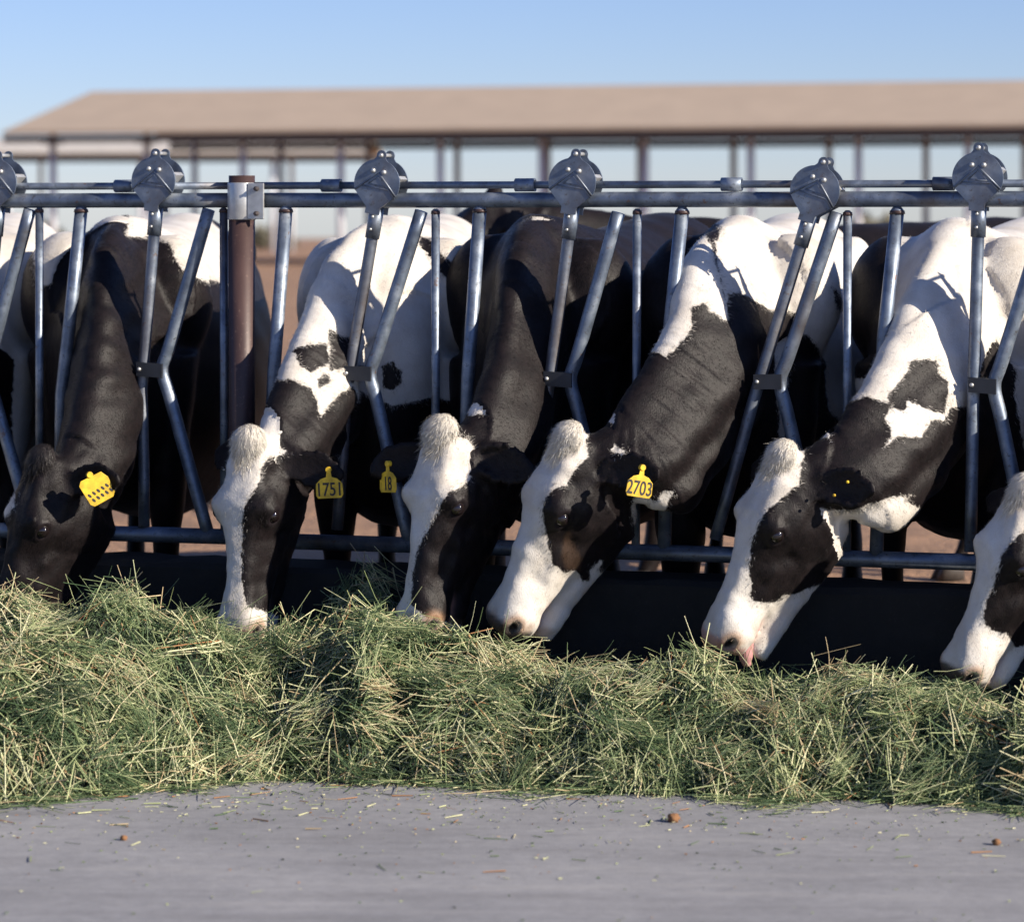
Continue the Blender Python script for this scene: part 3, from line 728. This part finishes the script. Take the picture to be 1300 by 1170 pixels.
z7 = lambda pts: crop(560, 500, .2906, pts)
z6 = lambda pts: crop(240, 480, .2906, pts)
c1 = lambda pts: crop(1000, 400, .2564, pts)
c2_ = lambda pts: crop(860, 540, .2564, pts)
c3 = lambda pts: crop(1140, 600, .2564, pts)
c4 = lambda pts: crop(320, 260, .2564, pts)
c5 = lambda pts: crop(460, 500, .2735, pts)
# ---- D : fourth cow
D_neck = [(935, 274, .45, 950, 600, .50, .15), (905, 292, .22, 958, 560, .42, .14), (878, 330, .04, 950, 540, .27, .125), (853, 407, -.08, 935, 560, .12, .115), (812, 484, -.2, 905, 600, -.02, .105), (768, 540, -.3, 866, 650, -.17, .095)]
D_pol = {
 'head': ['w', ('b', z7([(635, 195), (640, 280), (600, 310), (585, 330), (545, 400), (500, 405), (460, 450), (445, 500), (450, 580), (470, 660), (480, 740), (545, 780), (590, 775), (620, 820), (650, 820), (650, 770), (700, 725), (695, 780), (740, 790), (780, 750), (820, 700), (860, 680), (890, 640), (885, 590), (855, 575), (800, 595), (798, 545), (855, 515), (845, 480), (820, 425), (790, 400), (900, 260), (800, 150), (700, 100)]))],
 'neck': ['b', ('w', [(903, 240), (1120, 240), (1120, 402), (975, 395), (942, 371), (925, 372), (923, 387), (912, 346)]), ('b', [(888, 300), (905, 275), (915, 290), (912, 303), (900, 308)]), ('w', [(840, 330), (890, 285), (903, 314), (910, 346), (923, 387), (925, 407), (901, 395), (893, 385), (878, 392), (877, 419), (861, 439), (846, 453), (830, 448), (820, 400)]),
          ('w', [(760, 563), (775, 560), (793, 572), (790, 578)]), ('w', z7([(830, 420), (880, 430), (900, 480), (940, 490), (980, 440), (1030, 430), (900, 640), (880, 580), (850, 570)]))],
 'body': ['w', ('b', [(700, 200), (903, 200), (903, 270), (888, 330), (880, 480), (700, 480)]), ('b', [(888, 300), (905, 275), (915, 290), (912, 303), (900, 308)]), ('b', [(923, 376), (942, 370), (958, 387), (975, 410), (985, 440), (1000, 800), (850, 800), (915, 420)]),
          ('b', [(1005, 450), (1015, 425), (1030, 428), (1050, 460), (1056, 520), (1120, 600), (1130, 800), (980, 800)]), ('b', [(1052, 362), (1066, 376), (1080, 388), (1085, 400), (1062, 392)])],
 'ear': ['b']}
cowD, HD, eD = make_cow('fourth cow from left, white muzzle and a yellow tag numbered 2703 on its black ear', 935, 1000,
    dict(P=(719, 563, -.36), N=(619, 782, -.42), yaw=34, tuft=(-.3, 0, .5)), D_neck, 'white', D_pol,
    [(1, (.86, -.42, .03)), (-1, (-.25, .9, .1))], 'dark', 4, jaw=.02, stains=[(z7([(650, 850), (620, 900), (560, 970), (590, 980), (650, 930), (670, 870)]), .5), (z7([(540, 620), (560, 600), (600, 700), (620, 780), (560, 770), (530, 680)]), .10)])
# ---- E : fifth cow
E_neck = [(1205, 274, .45, 1225, 600, .50, .15), (1180, 315, .22, 1230, 570, .42, .14), (1155, 370, .04, 1218, 555, .25, .125), (1128, 437, -.08, 1200, 590, .12, .118), (1085, 512, -.2, 1170, 625, -.02, .108), (1038, 560, -.3, 1130, 670, -.17, .098)]
E_white = c1([(300, 970), (345, 960), (380, 945), (400, 955), (460, 930), (540, 910), (620, 890), (480, 1040), (360, 1160), (345, 1090), (310, 1080), (300, 1020)])
E_pol = {
 'neck': ['w', ('b', c1([(610, 225), (700, 212), (750, 220), (755, 280), (790, 330), (790, 440), (770, 490), (690, 470), (620, 430), (590, 400), (600, 450), (570, 475), (520, 450), (495, 400), (540, 340), (600, 270)])),
          ('b', c1([(395, 410), (500, 430), (515, 455), (480, 500), (510, 560), (510, 600), (480, 650), (540, 600), (650, 610), (700, 520), (770, 520), (800, 460), (950, 440), (950, 900), (640, 950), (545, 900), (300, 970), (60, 950), (0, 700), (250, 450)])), ('w', E_white)],
 'head': ['w', ('b', c2_([(605, 300), (560, 315), (480, 390), (430, 440), (400, 500), (375, 560), (365, 620), (350, 740), (370, 780), (360, 840), (380, 875), (490, 880), (530, 840), (610, 830), (640, 810), (720, 790), (760, 735), (820, 725), (870, 700), (895, 650), (900, 580), (880, 550), (850, 545), (855, 480), (845, 430), (930, 395), (980, 410), (1100, 350), (1100, 80), (640, 60), (610, 200)]))],
 'body': ['w', ('b', [(1000, 200), (1135, 200), (1138, 330), (1120, 480), (1000, 480)]), ('b', [(1211, 419), (1222, 417), (1240, 432), (1262, 428), (1270, 445), (1290, 470), (1288, 500), (1320, 640), (1320, 800), (1120, 800), (1150, 640), (1205, 455)]), ('b', [(1300, 380), (1330, 390), (1340, 480), (1310, 440)])],
 'ear': ['b']}
cowE, HE, eE = make_cow('fifth cow from left with its pink tongue out and white crest on its neck', 1205, 1295,
    dict(P=(990, 586, -.36), N=(893, 803, -.42), yaw=32, tuft=(-.3, 0, .3)), E_neck, 'white', E_pol,
    [(1, (.9, -.42, .06)), (-1, (-.25, .9, .1))], 'pink', 8, jaw=.045, stains=[(c2_([(350, 1000), (700, 860), (900, 700), (880, 760), (560, 1020), (420, 1090)]), .12)])
m = MB(); m.tube([Vector(tuple(r)) for r in catmull([HE(.45, 0, -.15), HE(.52, 0.01, -.155), HE(.57, .02, -.165), HE(.592, .025, -.18)], 4)], [.024 + .002 * math.sin(k) - .0008 * k for k in range(13)], 12); m.build('tongue', M['tongue'], cowE)
for dx, dz, nm in ((0, 0, 'tag_button'), (-.036, -.036, 'tag_button')):
    m = MB(); m.sphere(eE[0][0] + eE[0][1] * .12 + eE[0][2] * .032 + Vector((dx + .01, 0, dz + .012)), .0045, 6); m.build(nm, M['tagyellow'], cowE)
# ---- F : at the right edge
F_neck = [(n[0] + 300, n[1] + 15 + 25 * i / 5, n[2], n[3] + 300, n[4] + 20, n[5], n[6]) for i, n in enumerate(E_neck)]
F_pol = {'head': ['w', ('b', c3([(640, 270), (560, 340), (520, 400), (490, 500), (470, 570), (430, 650), (420, 710), (440, 760), (470, 780), (540, 800), (580, 865), (600, 860), (650, 840), (800, 850), (1000, 800), (1100, 500), (1300, 100), (800, 150)]))],
         'neck': ['b', ('w', [(1480, 250), (1560, 250), (1560, 420), (1500, 480)])], 'body': ['w', ('b', [(1540, 350), (1640, 350), (1640, 650), (1540, 650)])], 'ear': ['b']}
cowF, HFd, eF = make_cow('cow cut by the right edge, only its white muzzle and black cheek showing', 1505, 1560,
    dict(P=(1299, 628, -.36), N=(1199, 846, -.42), yaw=34, tuft=(0, 0, .1)), F_neck, 'white', F_pol,
    [(1, (.9, -.42, .06)), (-1, (-.25, .9, .1))], 'dark', 12, jaw=.0)
for kx, lb in ((560, 'black and white cow standing next beyond the right edge of the photo'), (850, 'second black and white cow beyond the right edge of the photo')):
    nk = [(n_[0] + kx, n_[1] + 15 + 30 * i / 5, n_[2], n_[3] + kx, n_[4] + 20, n_[5], n_[6]) for i, n_ in enumerate(E_neck)]
    make_cow(lb, 1205 + kx, 1270 + kx, dict(P=(990 + kx, 640, -.36), N=(893 + kx, 860, -.42), yaw=32), nk, 'white', {}, [(1, (.9, -.42, .06)), (-1, (-.8, .3, .0))],
             'pink', kx, voxel=.015, tuft=False, n_hair=0, noise_pattern=-.005)
# ---- C : third
C_pol = {'head': ['w', ('b', c5([(530, 365), (490, 410), (470, 430), (400, 455), (370, 500), (340, 560), (320, 600), (290, 650), (260, 720), (235, 820), (228, 900), (228, 980), (262, 1010), (300, 1035), (400, 1060), (600, 1100), (800, 900), (900, 500), (700, 300), (548, 352)])),
                  ('b', c5([(385, 150), (355, 190), (400, 196), (480, 200), (525, 250), (510, 300), (548, 352), (800, 300), (700, 100), (450, 90)]))],
         'neck': ['b'], 'body': ['b', ('w', [(673, 260), (694, 260), (713, 305), (701, 302), (678, 285)])], 'ear': ['b']}
cowC, HC, eC = make_cow('third cow from left with black neck, narrow white blaze and shaggy cream forelock', 680, 815,
    dict(P=(560, 555, -.34), N=(512, 788, -.44), yaw=50, tuft=(-.5, -.3, 1.2), tuft_len=1.25),
    [(675, 270, .48, 700, 600, .55, .16), (664, 288, .25, 700, 560, .45, .14), (650, 340, .06, 690, 530, .28, .115), (638, 420, -.08, 680, 570, .14, .108), (620, 490, -.2, 662, 610, -.02, .102), (592, 535, -.28, 640, 640, -.14, .095)],
    'black', C_pol, [(1, (.85, -.35, -.15)), (-1, (-.9, -.05, -.22))], 'pink', 16, jaw=.0)
# ---- B : second
B_pol = {'head': ['w', ('b', z6([(320, 380), (310, 440), (290, 480), (240, 560), (230, 640), (230, 850), (235, 950), (262, 1000), (400, 1040), (560, 1000), (800, 700), (700, 330), (345, 348)]))],
         'neck': ['w', ('b', c4([(215, 735), (270, 705), (375, 685), (383, 785), (285, 835), (240, 810)])), ('b', c4([(380, 620), (490, 660), (500, 800), (385, 820), (383, 700)])), ('b', c4([(320, 870), (365, 835), (385, 855), (380, 880), (335, 905)])),
                  ('b', c4([(130, 880), (200, 880), (290, 910), (328, 965), (335, 1050), (440, 930), (500, 900), (600, 1200), (300, 1300), (150, 1200), (40, 1100), (0, 1060), (60, 980)])), ('b', [(352, 578), (372, 570), (420, 560), (460, 640), (380, 700), (345, 640)])],
         'body': ['w', ('b', c4([(835, 150), (890, 165), (930, 230), (980, 265), (1060, 370), (1075, 440), (1050, 465), (1010, 440), (960, 360), (880, 290), (830, 210)])),
                  ('b', c4([(640, 800), (700, 775), (750, 830), (745, 880), (700, 925), (650, 905)])), ('b', c4([(180, 620), (245, 565), (250, 600), (180, 760), (150, 740)])), ('b', c4([(300, 900), (500, 900), (700, 1000), (900, 950), (1100, 1000), (1250, 2200), (100, 2200)]))],
         'ear': ['b']}
cowB, HB, eB = make_cow('second cow from left with broad white face and black patches on its neck', 495, 548,
    dict(P=(315, 568, -.34), N=(291, 800, -.42), yaw=66, tuft=(-.1, .3, .3), tuft_len=1.1),
    [(488, 272, .48, 505, 600, .5, .16), (455, 288, .25, 500, 560, .45, .14), (415, 340, .08, 470, 540, .28, .12), (385, 420, -.06, 445, 560, .14, .11), (360, 488, -.18, 415, 590, 0, .1), (338, 535, -.27, 390, 620, -.13, .095)],
    'white', B_pol, [(1, (.9, -.25, -.10)), (-1, (-.35, .85, .1))], 'pink', 20, jaw=.0)
# ---- A : first
A_pol = {'head': ['b', ('w', crop(0, 540, .2222, [(-60, 420), (0, 400), (60, 380), (85, 390), (85, 470), (40, 520), (20, 565), (0, 560), (-60, 540)]))],
         'neck': ['b', ('w', [(160, 240), (240, 240), (282, 300), (283, 362), (232, 343), (213, 306), (192, 299), (165, 296)])], 'body': ['b', ('w', [(40, 240), (240, 240), (282, 300), (283, 362), (232, 343), (213, 306), (192, 299), (148, 294), (131, 286), (112, 294), (95, 330), (72, 365), (50, 360)])], 'ear': ['b']}
cowA, HA, eA = make_cow('nearly all black cow with a white star and a yellow ear tag, farthest left', 150, 225,
    dict(P=(50, 590, -.36), N=(-18, 798, -.46), yaw=40), 
    [(150, 272, .48, 165, 600, .5, .16), (138, 285, .25, 165, 560, .45, .14), (129, 330, .08, 150, 520, .3, .11), (124, 410, -.08, 150, 560, .14, .108), (108, 500, -.2, 140, 620, -.02, .108), (82, 570, -.3, 125, 650, -.14, .1)],
    'black', A_pol, [(1, (.75, -.4, .16)), (-1, (-.35, .85, .1))], 'dark', 24, jaw=.0, tuftmat='tuftblack')
# ---- Z : beyond the left edge, its flank shows
Z_pol = {'body': ['w', ('b', [(-40, 450), (0, 442), (17, 455), (20, 600), (-40, 620)])], 'neck': ['w'], 'head': ['b'], 'ear': ['b']}
make_cow('white cow flank in the shade at the left edge of the photo', -50, 5,
    dict(P=(-240, 590, -.36), N=(-330, 800, -.46), yaw=40),
    [(-60, 275, .48, -40, 600, .5, .16), (-90, 290, .25, -50, 560, .45, .14), (-120, 340, .08, -70, 520, .3, .11), (-150, 420, -.08, -90, 560, .14, .108), (-180, 500, -.2, -120, 620, -.02, .108), (-220, 565, -.3, -180, 650, -.14, .1)],
    'white', Z_pol, None, 'pink', 28, voxel=.014, tuft=False, n_hair=0)
# ---- H : standing behind the fourth and fifth cows
ph = fp(1130, 300, 2.9)
make_cow('mostly black cow standing crosswise behind the others, between the fourth and fifth cows', 0, 0, None, None, 'black', {}, None, 'dark', 33,
    free=(Vector((ph.x - .9, ph.y + .15, .045)), Vector((.96, .28, 0)).normalized()), voxel=.014, n_hair=0, noise_pattern=-.062, group=None, height=1.0)

ear_tag(cowD, eD[0], .40, '2703', roll=-10, yawd=24, shift=(.072, -.055, .010), label='yellow ear tag numbered 2703')
ear_tag(cowB, eB[0], .80, '1751', roll=3, yawd=-6, label='yellow ear tag numbered 1751')
ear_tag(cowC, eC[1], .72, '18', roll=3, yawd=-52, label='yellow ear tag with the number 18')
ear_tag(cowA, eA[0], .5, '', roll=30, size=1.1, yawd=22, inkmarks=True, plain=True, shift=(.012, -.035, .02), label='tilted yellow ear tag with black marks')

# ------------------------------------------------------------------ hay
TOE = np.array([(-700, 1022), (0, 1018), (130, 1012), (260, 1000), (400, 988), (560, 996), (720, 1006), (860, 1008), (1000, 1014), (1150, 1022), (1300, 1032), (2000, 1050)], float)
CRE = np.array([(-700, 790), (-100, 785), (10, 768), (60, 790), (140, 762), (200, 780), (280, 818), (370, 822), (420, 808), (465, 790), (510, 812), (570, 822), (640, 826), (700, 846), (800, 872), (860, 856), (920, 868), (1000, 868), (1080, 872), (1160, 880), (1230, 898), (1300, 918), (1500, 900), (2000, 905)], float)
def hay_params(x):
    # x in metres at the crest distance (about 8.8 m)
    u = 650 + x / 8.75 * F
    Yt = CH * F / (np.interp(u, TOE[:, 0], TOE[:, 1]) - HV)
    Yt = Yt + .028 * np.sin(x * 7.1 + 1) + .020 * np.sin(x * 17.3 + .4) + .014 * np.sin(x * 41 + 2)
    back = np.interp(u, [-200, 300, 700, 1300], [.62, .55, .42, .36])
    Yc = Yt + back
    Hc = CH - (np.interp(u, CRE[:, 0], CRE[:, 1]) - HV) / F * Yc
    return Yt, Yc, Hc
def smooth_noise2(x, y, s, seed):
    r = np.random.default_rng(seed); o = 0
    for k in range(9):
        a = r.uniform(0, 2 * PI); f = s * r.uniform(.5, 1.8); o = o + np.sin((x * math.cos(a) + y * math.sin(a)) * f + r.uniform(0, 6.28))
    return o / 3.2
def hay_h(x, y):
    Yt, Yc, Hc = hay_params(x)
    yf = (D0 * CA - .10 + 0 * x - x * SA) / CA                 # curb face
    t = np.clip((y - Yt) / (Yc - Yt), 0, 1)
    front = Hc * np.sin(t * PI / 2) ** .78
    tb = np.clip((y - Yc) / np.maximum(yf - Yc, .12), 0, 1)
    backh = Hc * (1 - .38 * np.sin(np.clip(tb * 1.1, 0, 1) * PI * .55))
    wk = np.exp(-((650 + x / 9.3 * F - 455) / 70) ** 2) * .20 * tb   # heap against the curb between the cows
    h = np.where(y < Yc, front, backh + wk)
    am = np.clip(t * 2, 0, 1)
    h = h + am * (.034 * smooth_noise2(x, y, 8, 3) + .034 * smooth_noise2(x, y, 21, 5) + .012 * smooth_noise2(x, y, 48, 6)) * np.where(y < Yc, 1, .5)
    return np.where(y < Yt, -.02, np.maximum(h, 0.002))
nx, ny = 420, 110
xs = np.linspace(-2.6, 2.6, nx); V = []
X = np.repeat(xs[None], ny, 0)
Yt, Yc, Hc = hay_params(xs); yf = (D0 * CA - .11 - xs * SA) / CA
Y = Yt[None] + (yf - Yt)[None] * np.linspace(0, 1, ny)[:, None]
Zh = hay_h(X, Y) - .035; Zh[0] = .001; Zh = np.maximum(Zh, .001)
Vh = np.stack([X, Y, Zh], -1).reshape(-1, 3)
jj, ii = np.meshgrid(np.arange(ny - 1), np.arange(nx - 1), indexing='ij'); b0 = (jj * nx + ii).ravel()
qd = np.stack([b0, b0 + 1, b0 + nx + 1, b0 + nx], 1).ravel()
# close the heap underneath so that it is solid
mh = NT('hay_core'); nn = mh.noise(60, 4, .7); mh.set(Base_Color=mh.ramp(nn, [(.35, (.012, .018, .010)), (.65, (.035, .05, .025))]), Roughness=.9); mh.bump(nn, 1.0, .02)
mst = NT('hay_stems'); cat = mst.attr('tone')[2]
col = mst.ramp(cat, [(0, (.018, .034, .016)), (.25, (.050, .088, .036)), (.48, (.10, .165, .07)), (.74, (.36, .41, .19)), (.93, (.78, .74, .46)), (1, (.38, .19, .08))])
mst.set(Base_Color=col, Roughness=.5); mst.b.inputs['Specular IOR Level'].default_value = .4
def strand_mesh(name, P0, D, Ln, Rd, bend, tone, K=4, S=3):
    """many curved thin three-sided stems as one mesh"""
    n = len(P0); t = np.linspace(0, 1, K); D = D / np.linalg.norm(D, axis=1)[:, None]
    pts = P0[:, None] + D[:, None] * (t * 1.0)[None, :, None] * Ln[:, None, None] + bend[:, None] * (t ** 2)[None, :, None] * Ln[:, None, None]
    tmp = np.where(np.abs(D[:, 2:]) < .9, np.array([[0, 0, 1.0]]), np.array([[1.0, 0, 0]]))
    e1 = np.cross(D, tmp); e1 /= np.linalg.norm(e1, axis=1)[:, None]; e2 = np.cross(D, e1)
    ring = []
    for s in range(S):
        a = 2 * PI * s / S; ring.append(e1 * math.cos(a) + e2 * math.sin(a))
    ring = np.stack(ring, 1)
    rad = Rd[:, None] * np.linspace(1, .65, K)[None]
    V = pts[:, :, None] + ring[:, None] * rad[:, :, None, None]
    V = V.reshape(-1, 3); base = (np.arange(n) * K * S)[:, None]
    q = []
    for k in range(K - 1):
        for s in range(S):
            s2 = (s + 1) % S; q.append([k * S + s, k * S + s2, (k + 1) * S + s2, (k + 1) * S + s])
    q = np.array(q).reshape(1, -1); loops = (base + q).reshape(-1)
    me = np_mesh(name, V, loops, np.full(n * (K - 1) * S, 4), True)
    at_ = me.attributes.new('tone', 'FLOAT', 'POINT'); at_.data.foreach_set('value', np.repeat(tone, K * S).astype(np.float32))
    return me
def hay_points(n, jit=.0):
    x = RNG.uniform(-2.3, 2.3, n); Yt, Yc, Hc = hay_params(x); yf = (D0 * CA - .12 - x * SA) / CA
    r = RNG.random(n); y = np.where(r < .74, Yt + (Yc - Yt) * RNG.random(n) ** 1.25 * 1.12, Yc + (yf - Yc) * RNG.random(n))
    return x, y, hay_h(x, y)
def hay_normal(x, y):
    e = .02; hx = (hay_h(x + e, y) - hay_h(x - e, y)) / (2 * e); hy = (hay_h(x, y + e) - hay_h(x, y - e)) / (2 * e)
    n = np.stack([-np.clip(hx, -2, 2), -np.clip(hy, -3, 3), np.ones_like(x)], 1); return n / np.linalg.norm(n, axis=1)[:, None]
def clump(x, y, z): return smooth_noise2(x * 1.0, (y + z) * 1.0, 13, 21) * .5 + smooth_noise2(x, y + z, 34, 22) * .4
parts = []
def stems(n, l0, l1, r0, r1, lift, tone_mu, tone_sd, depth=.02):
    x, y, z = hay_points(n); nv = hay_normal(x, y)
    th = RNG.uniform(0, 2 * PI, n); flow = smooth_noise2(x, y + z, 6, 31) * 1.6
    th = np.where(RNG.random(n) < .55, flow * 1.2 + RNG.normal(0, .5, n), th)
    tx = np.stack([np.ones(n), np.zeros(n), np.zeros(n)], 1); tx -= nv * (tx * nv).sum(1)[:, None]; tx /= np.linalg.norm(tx, axis=1)[:, None]; ty = np.cross(nv, tx)
    D = tx * np.cos(th)[:, None] + ty * np.sin(th)[:, None] + nv * RNG.normal(lift, .28, n)[:, None]
    Ln = RNG.uniform(l0, l1, n) ** 1.0; D /= np.linalg.norm(D, axis=1)[:, None]
    P = np.stack([x, y, z], 1) - nv * RNG.uniform(-.012, depth, n)[:, None] - D * Ln[:, None] * .5
    P[:, 2] = np.maximum(P[:, 2], .003)
    endz = P[:, 2] + D[:, 2] * Ln; D[:, 2] = np.where(endz < .003, (.003 + RNG.uniform(0, .02, n) - P[:, 2]) / Ln, D[:, 2])
    bend = RNG.normal(0, .14, (n, 3)); bend[:, 2] -= .06
    tone = np.clip(RNG.normal(tone_mu, tone_sd, n) + .20 * clump(x, y, z), 0, .97); tone = np.where(RNG.random(n) < .015, 1.0, tone)
    return P, D, Ln, RNG.uniform(r0, r1, n), bend, tone
def wads(n, m_):
    """loose handfuls: stems sharing a direction, lifted off the heap"""
    x, y, z = hay_points(n); nv = hay_normal(x, y); th = RNG.uniform(-1.0, 1.0, n) + np.where(RNG.random(n) < .25, 1.5, 0)
    base = np.stack([np.cos(th), .25 * RNG.normal(0, 1, n), np.sin(th) * .8], 1); base -= nv * (base * nv).sum(1)[:, None]; base /= np.linalg.norm(base, axis=1)[:, None] + 1e-9
    c = np.stack([x, y, z], 1) + nv * RNG.uniform(-.015, .035, n)[:, None]; tn = RNG.normal(.60, .20, n); rad = RNG.uniform(.018, .05, n)
    k = np.repeat(np.arange(n), m_); N_ = n * m_; off = RNG.normal(0, 1, (N_, 3)) * rad[k][:, None] * .6
    D = base[k] + RNG.normal(0, .28, (N_, 3)); D /= np.linalg.norm(D, axis=1)[:, None]; Ln = RNG.uniform(.04, .13, N_)
    P = c[k] + off - D * Ln[:, None] * .5; P[:, 2] = np.maximum(P[:, 2], .003)
    D[:, 2] = np.where(P[:, 2] + D[:, 2] * Ln < .003, (.004 + RNG.uniform(0, .02, N_) - P[:, 2]) / Ln, D[:, 2])
    return P, D, Ln, RNG.uniform(.0006, .0014, N_), RNG.normal(0, .12, (N_, 3)), np.clip(tn[k] + RNG.normal(0, .13, N_), 0, .97)
S_ = [wads(520, 44), stems(36000, .04, .12, .0006, .0013, .08, .50, .22, .04), stems(7000, .10, .24, .0012, .0022, .08, .80, .12, .006), stems(150000, .006, .022, .0009, .0028, .25, .34, .20, .03)]
P_, D_, L_, R_, B_, T_ = [np.concatenate([s[k] for s in S_]) for k in range(6)]
# stems standing up along the crest
n = 500; x = RNG.uniform(-2.2, 2.2, n); Yt, Yc, Hc = hay_params(x); y = Yc + RNG.normal(0, .06, n); z = hay_h(x, y)
Dn = np.stack([RNG.normal(0, .55, n), RNG.normal(-.1, .35, n), np.abs(RNG.normal(.75, .3, n))], 1)
P_ = np.vstack([P_, np.stack([x, y, z - .02], 1)]); D_ = np.vstack([D_, Dn]); L_ = np.concatenate([L_, RNG.uniform(.04, .13, n)]); R_ = np.concatenate([R_, RNG.uniform(.0007, .0014, n)])
B_ = np.vstack([B_, RNG.normal(0, .25, (n, 3))]); T_ = np.concatenate([T_, np.clip(RNG.normal(.6, .2, n), 0, .95)])
# loose stems and leaf scraps spilled in front of the heap
n = 15000; x = RNG.uniform(-2.3, 2.3, n); Yt, _, _ = hay_params(x)
spill = np.interp(650 + x / 8.4 * F, [0, 250, 420, 700, 1000, 1300], [.15, .12, .06, .07, .06, .10])
y = Yt + .06 - np.abs(RNG.normal(0, 1, n)) * spill * (.25 + 1.1 * np.abs(smooth_noise2(x, x * 0, 11, 77))); th = RNG.uniform(0, 2 * PI, n); sh = RNG.random(n) < .72
Dn = np.stack([np.cos(th), np.sin(th) * .6, RNG.normal(.03, .06, n)], 1); Ll = np.where(sh, RNG.uniform(.006, .02, n), RNG.uniform(.03, .13, n))
P_ = np.vstack([P_, np.stack([x, y, RNG.uniform(.002, .014, n)], 1)]); D_ = np.vstack([D_, Dn]); L_ = np.concatenate([L_, Ll]); R_ = np.concatenate([R_, RNG.uniform(.0008, .0018, n)])
B_ = np.vstack([B_, RNG.normal(0, .06, (n, 3)) * np.array([1, 1, .1])]); T_ = np.concatenate([T_, np.clip(RNG.normal(.52, .24, n), 0, .97)])
hay = link_mesh('hay', strand_mesh('hay', P_, D_, L_, R_, B_, T_), mst.m)
tag(hay, 'long heap of green and straw coloured alfalfa hay in front of the cows', 'hay', kind='stuff')
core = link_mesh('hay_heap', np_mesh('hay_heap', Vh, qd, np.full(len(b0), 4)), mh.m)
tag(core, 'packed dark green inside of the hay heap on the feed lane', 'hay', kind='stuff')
# grit and scraps on the lane
n = 3200; x = RNG.uniform(-2.2, 2.2, n); y = 8.45 - np.abs(RNG.normal(0, 1, n)) ** 1.3 * .45; th = RNG.uniform(0, 2 * PI, n)
Dn = np.stack([np.cos(th), np.sin(th), RNG.normal(0, .02, n)], 1); kk = RNG.random(n)
me = strand_mesh('lane_litter', np.stack([x, y, np.full(n, .003)], 1), Dn, np.where(kk < .85, RNG.uniform(.003, .009, n), RNG.uniform(.015, .06, n)), RNG.uniform(.0007, .0024, n), RNG.normal(0, .04, (n, 3)) * np.array([1, 1, 0]), np.clip(RNG.normal(.7, .25, n), 0, 1))
tag(link_mesh('lane_litter', me, mst.m), 'scattered chaff and straw scraps on the grey feed lane', 'litter', kind='stuff')
def clod(u, v, s, label):
    Y = CH * F / (v - HV); c = at(u, v, Y); m = MB(); r = random.Random(int(u))
    k = 8; rs = []
    for i in range(1, k):
        thh = PI * i / k; rs.append([Vector((c.x, c.y, s * .6)) + Vector((math.sin(thh) * math.cos(2 * PI * j / 14), math.sin(thh) * math.sin(2 * PI * j / 14), math.cos(thh) * .75)) * s * r.uniform(.8, 1.15) for j in range(14)])
    m.rings(rs); tag(m.build('mud_clod', M['clod']), label, 'mud clod', 'mud clods on the lane')
clod(855, 1043, .016, 'largest brown mud clod on the lane below the fourth cow')
clod(1265, 1072, .011, 'small brown mud clod near the right end of the lane')
clod(157, 1066, .009, 'small pale mud clod near the left end of the lane')
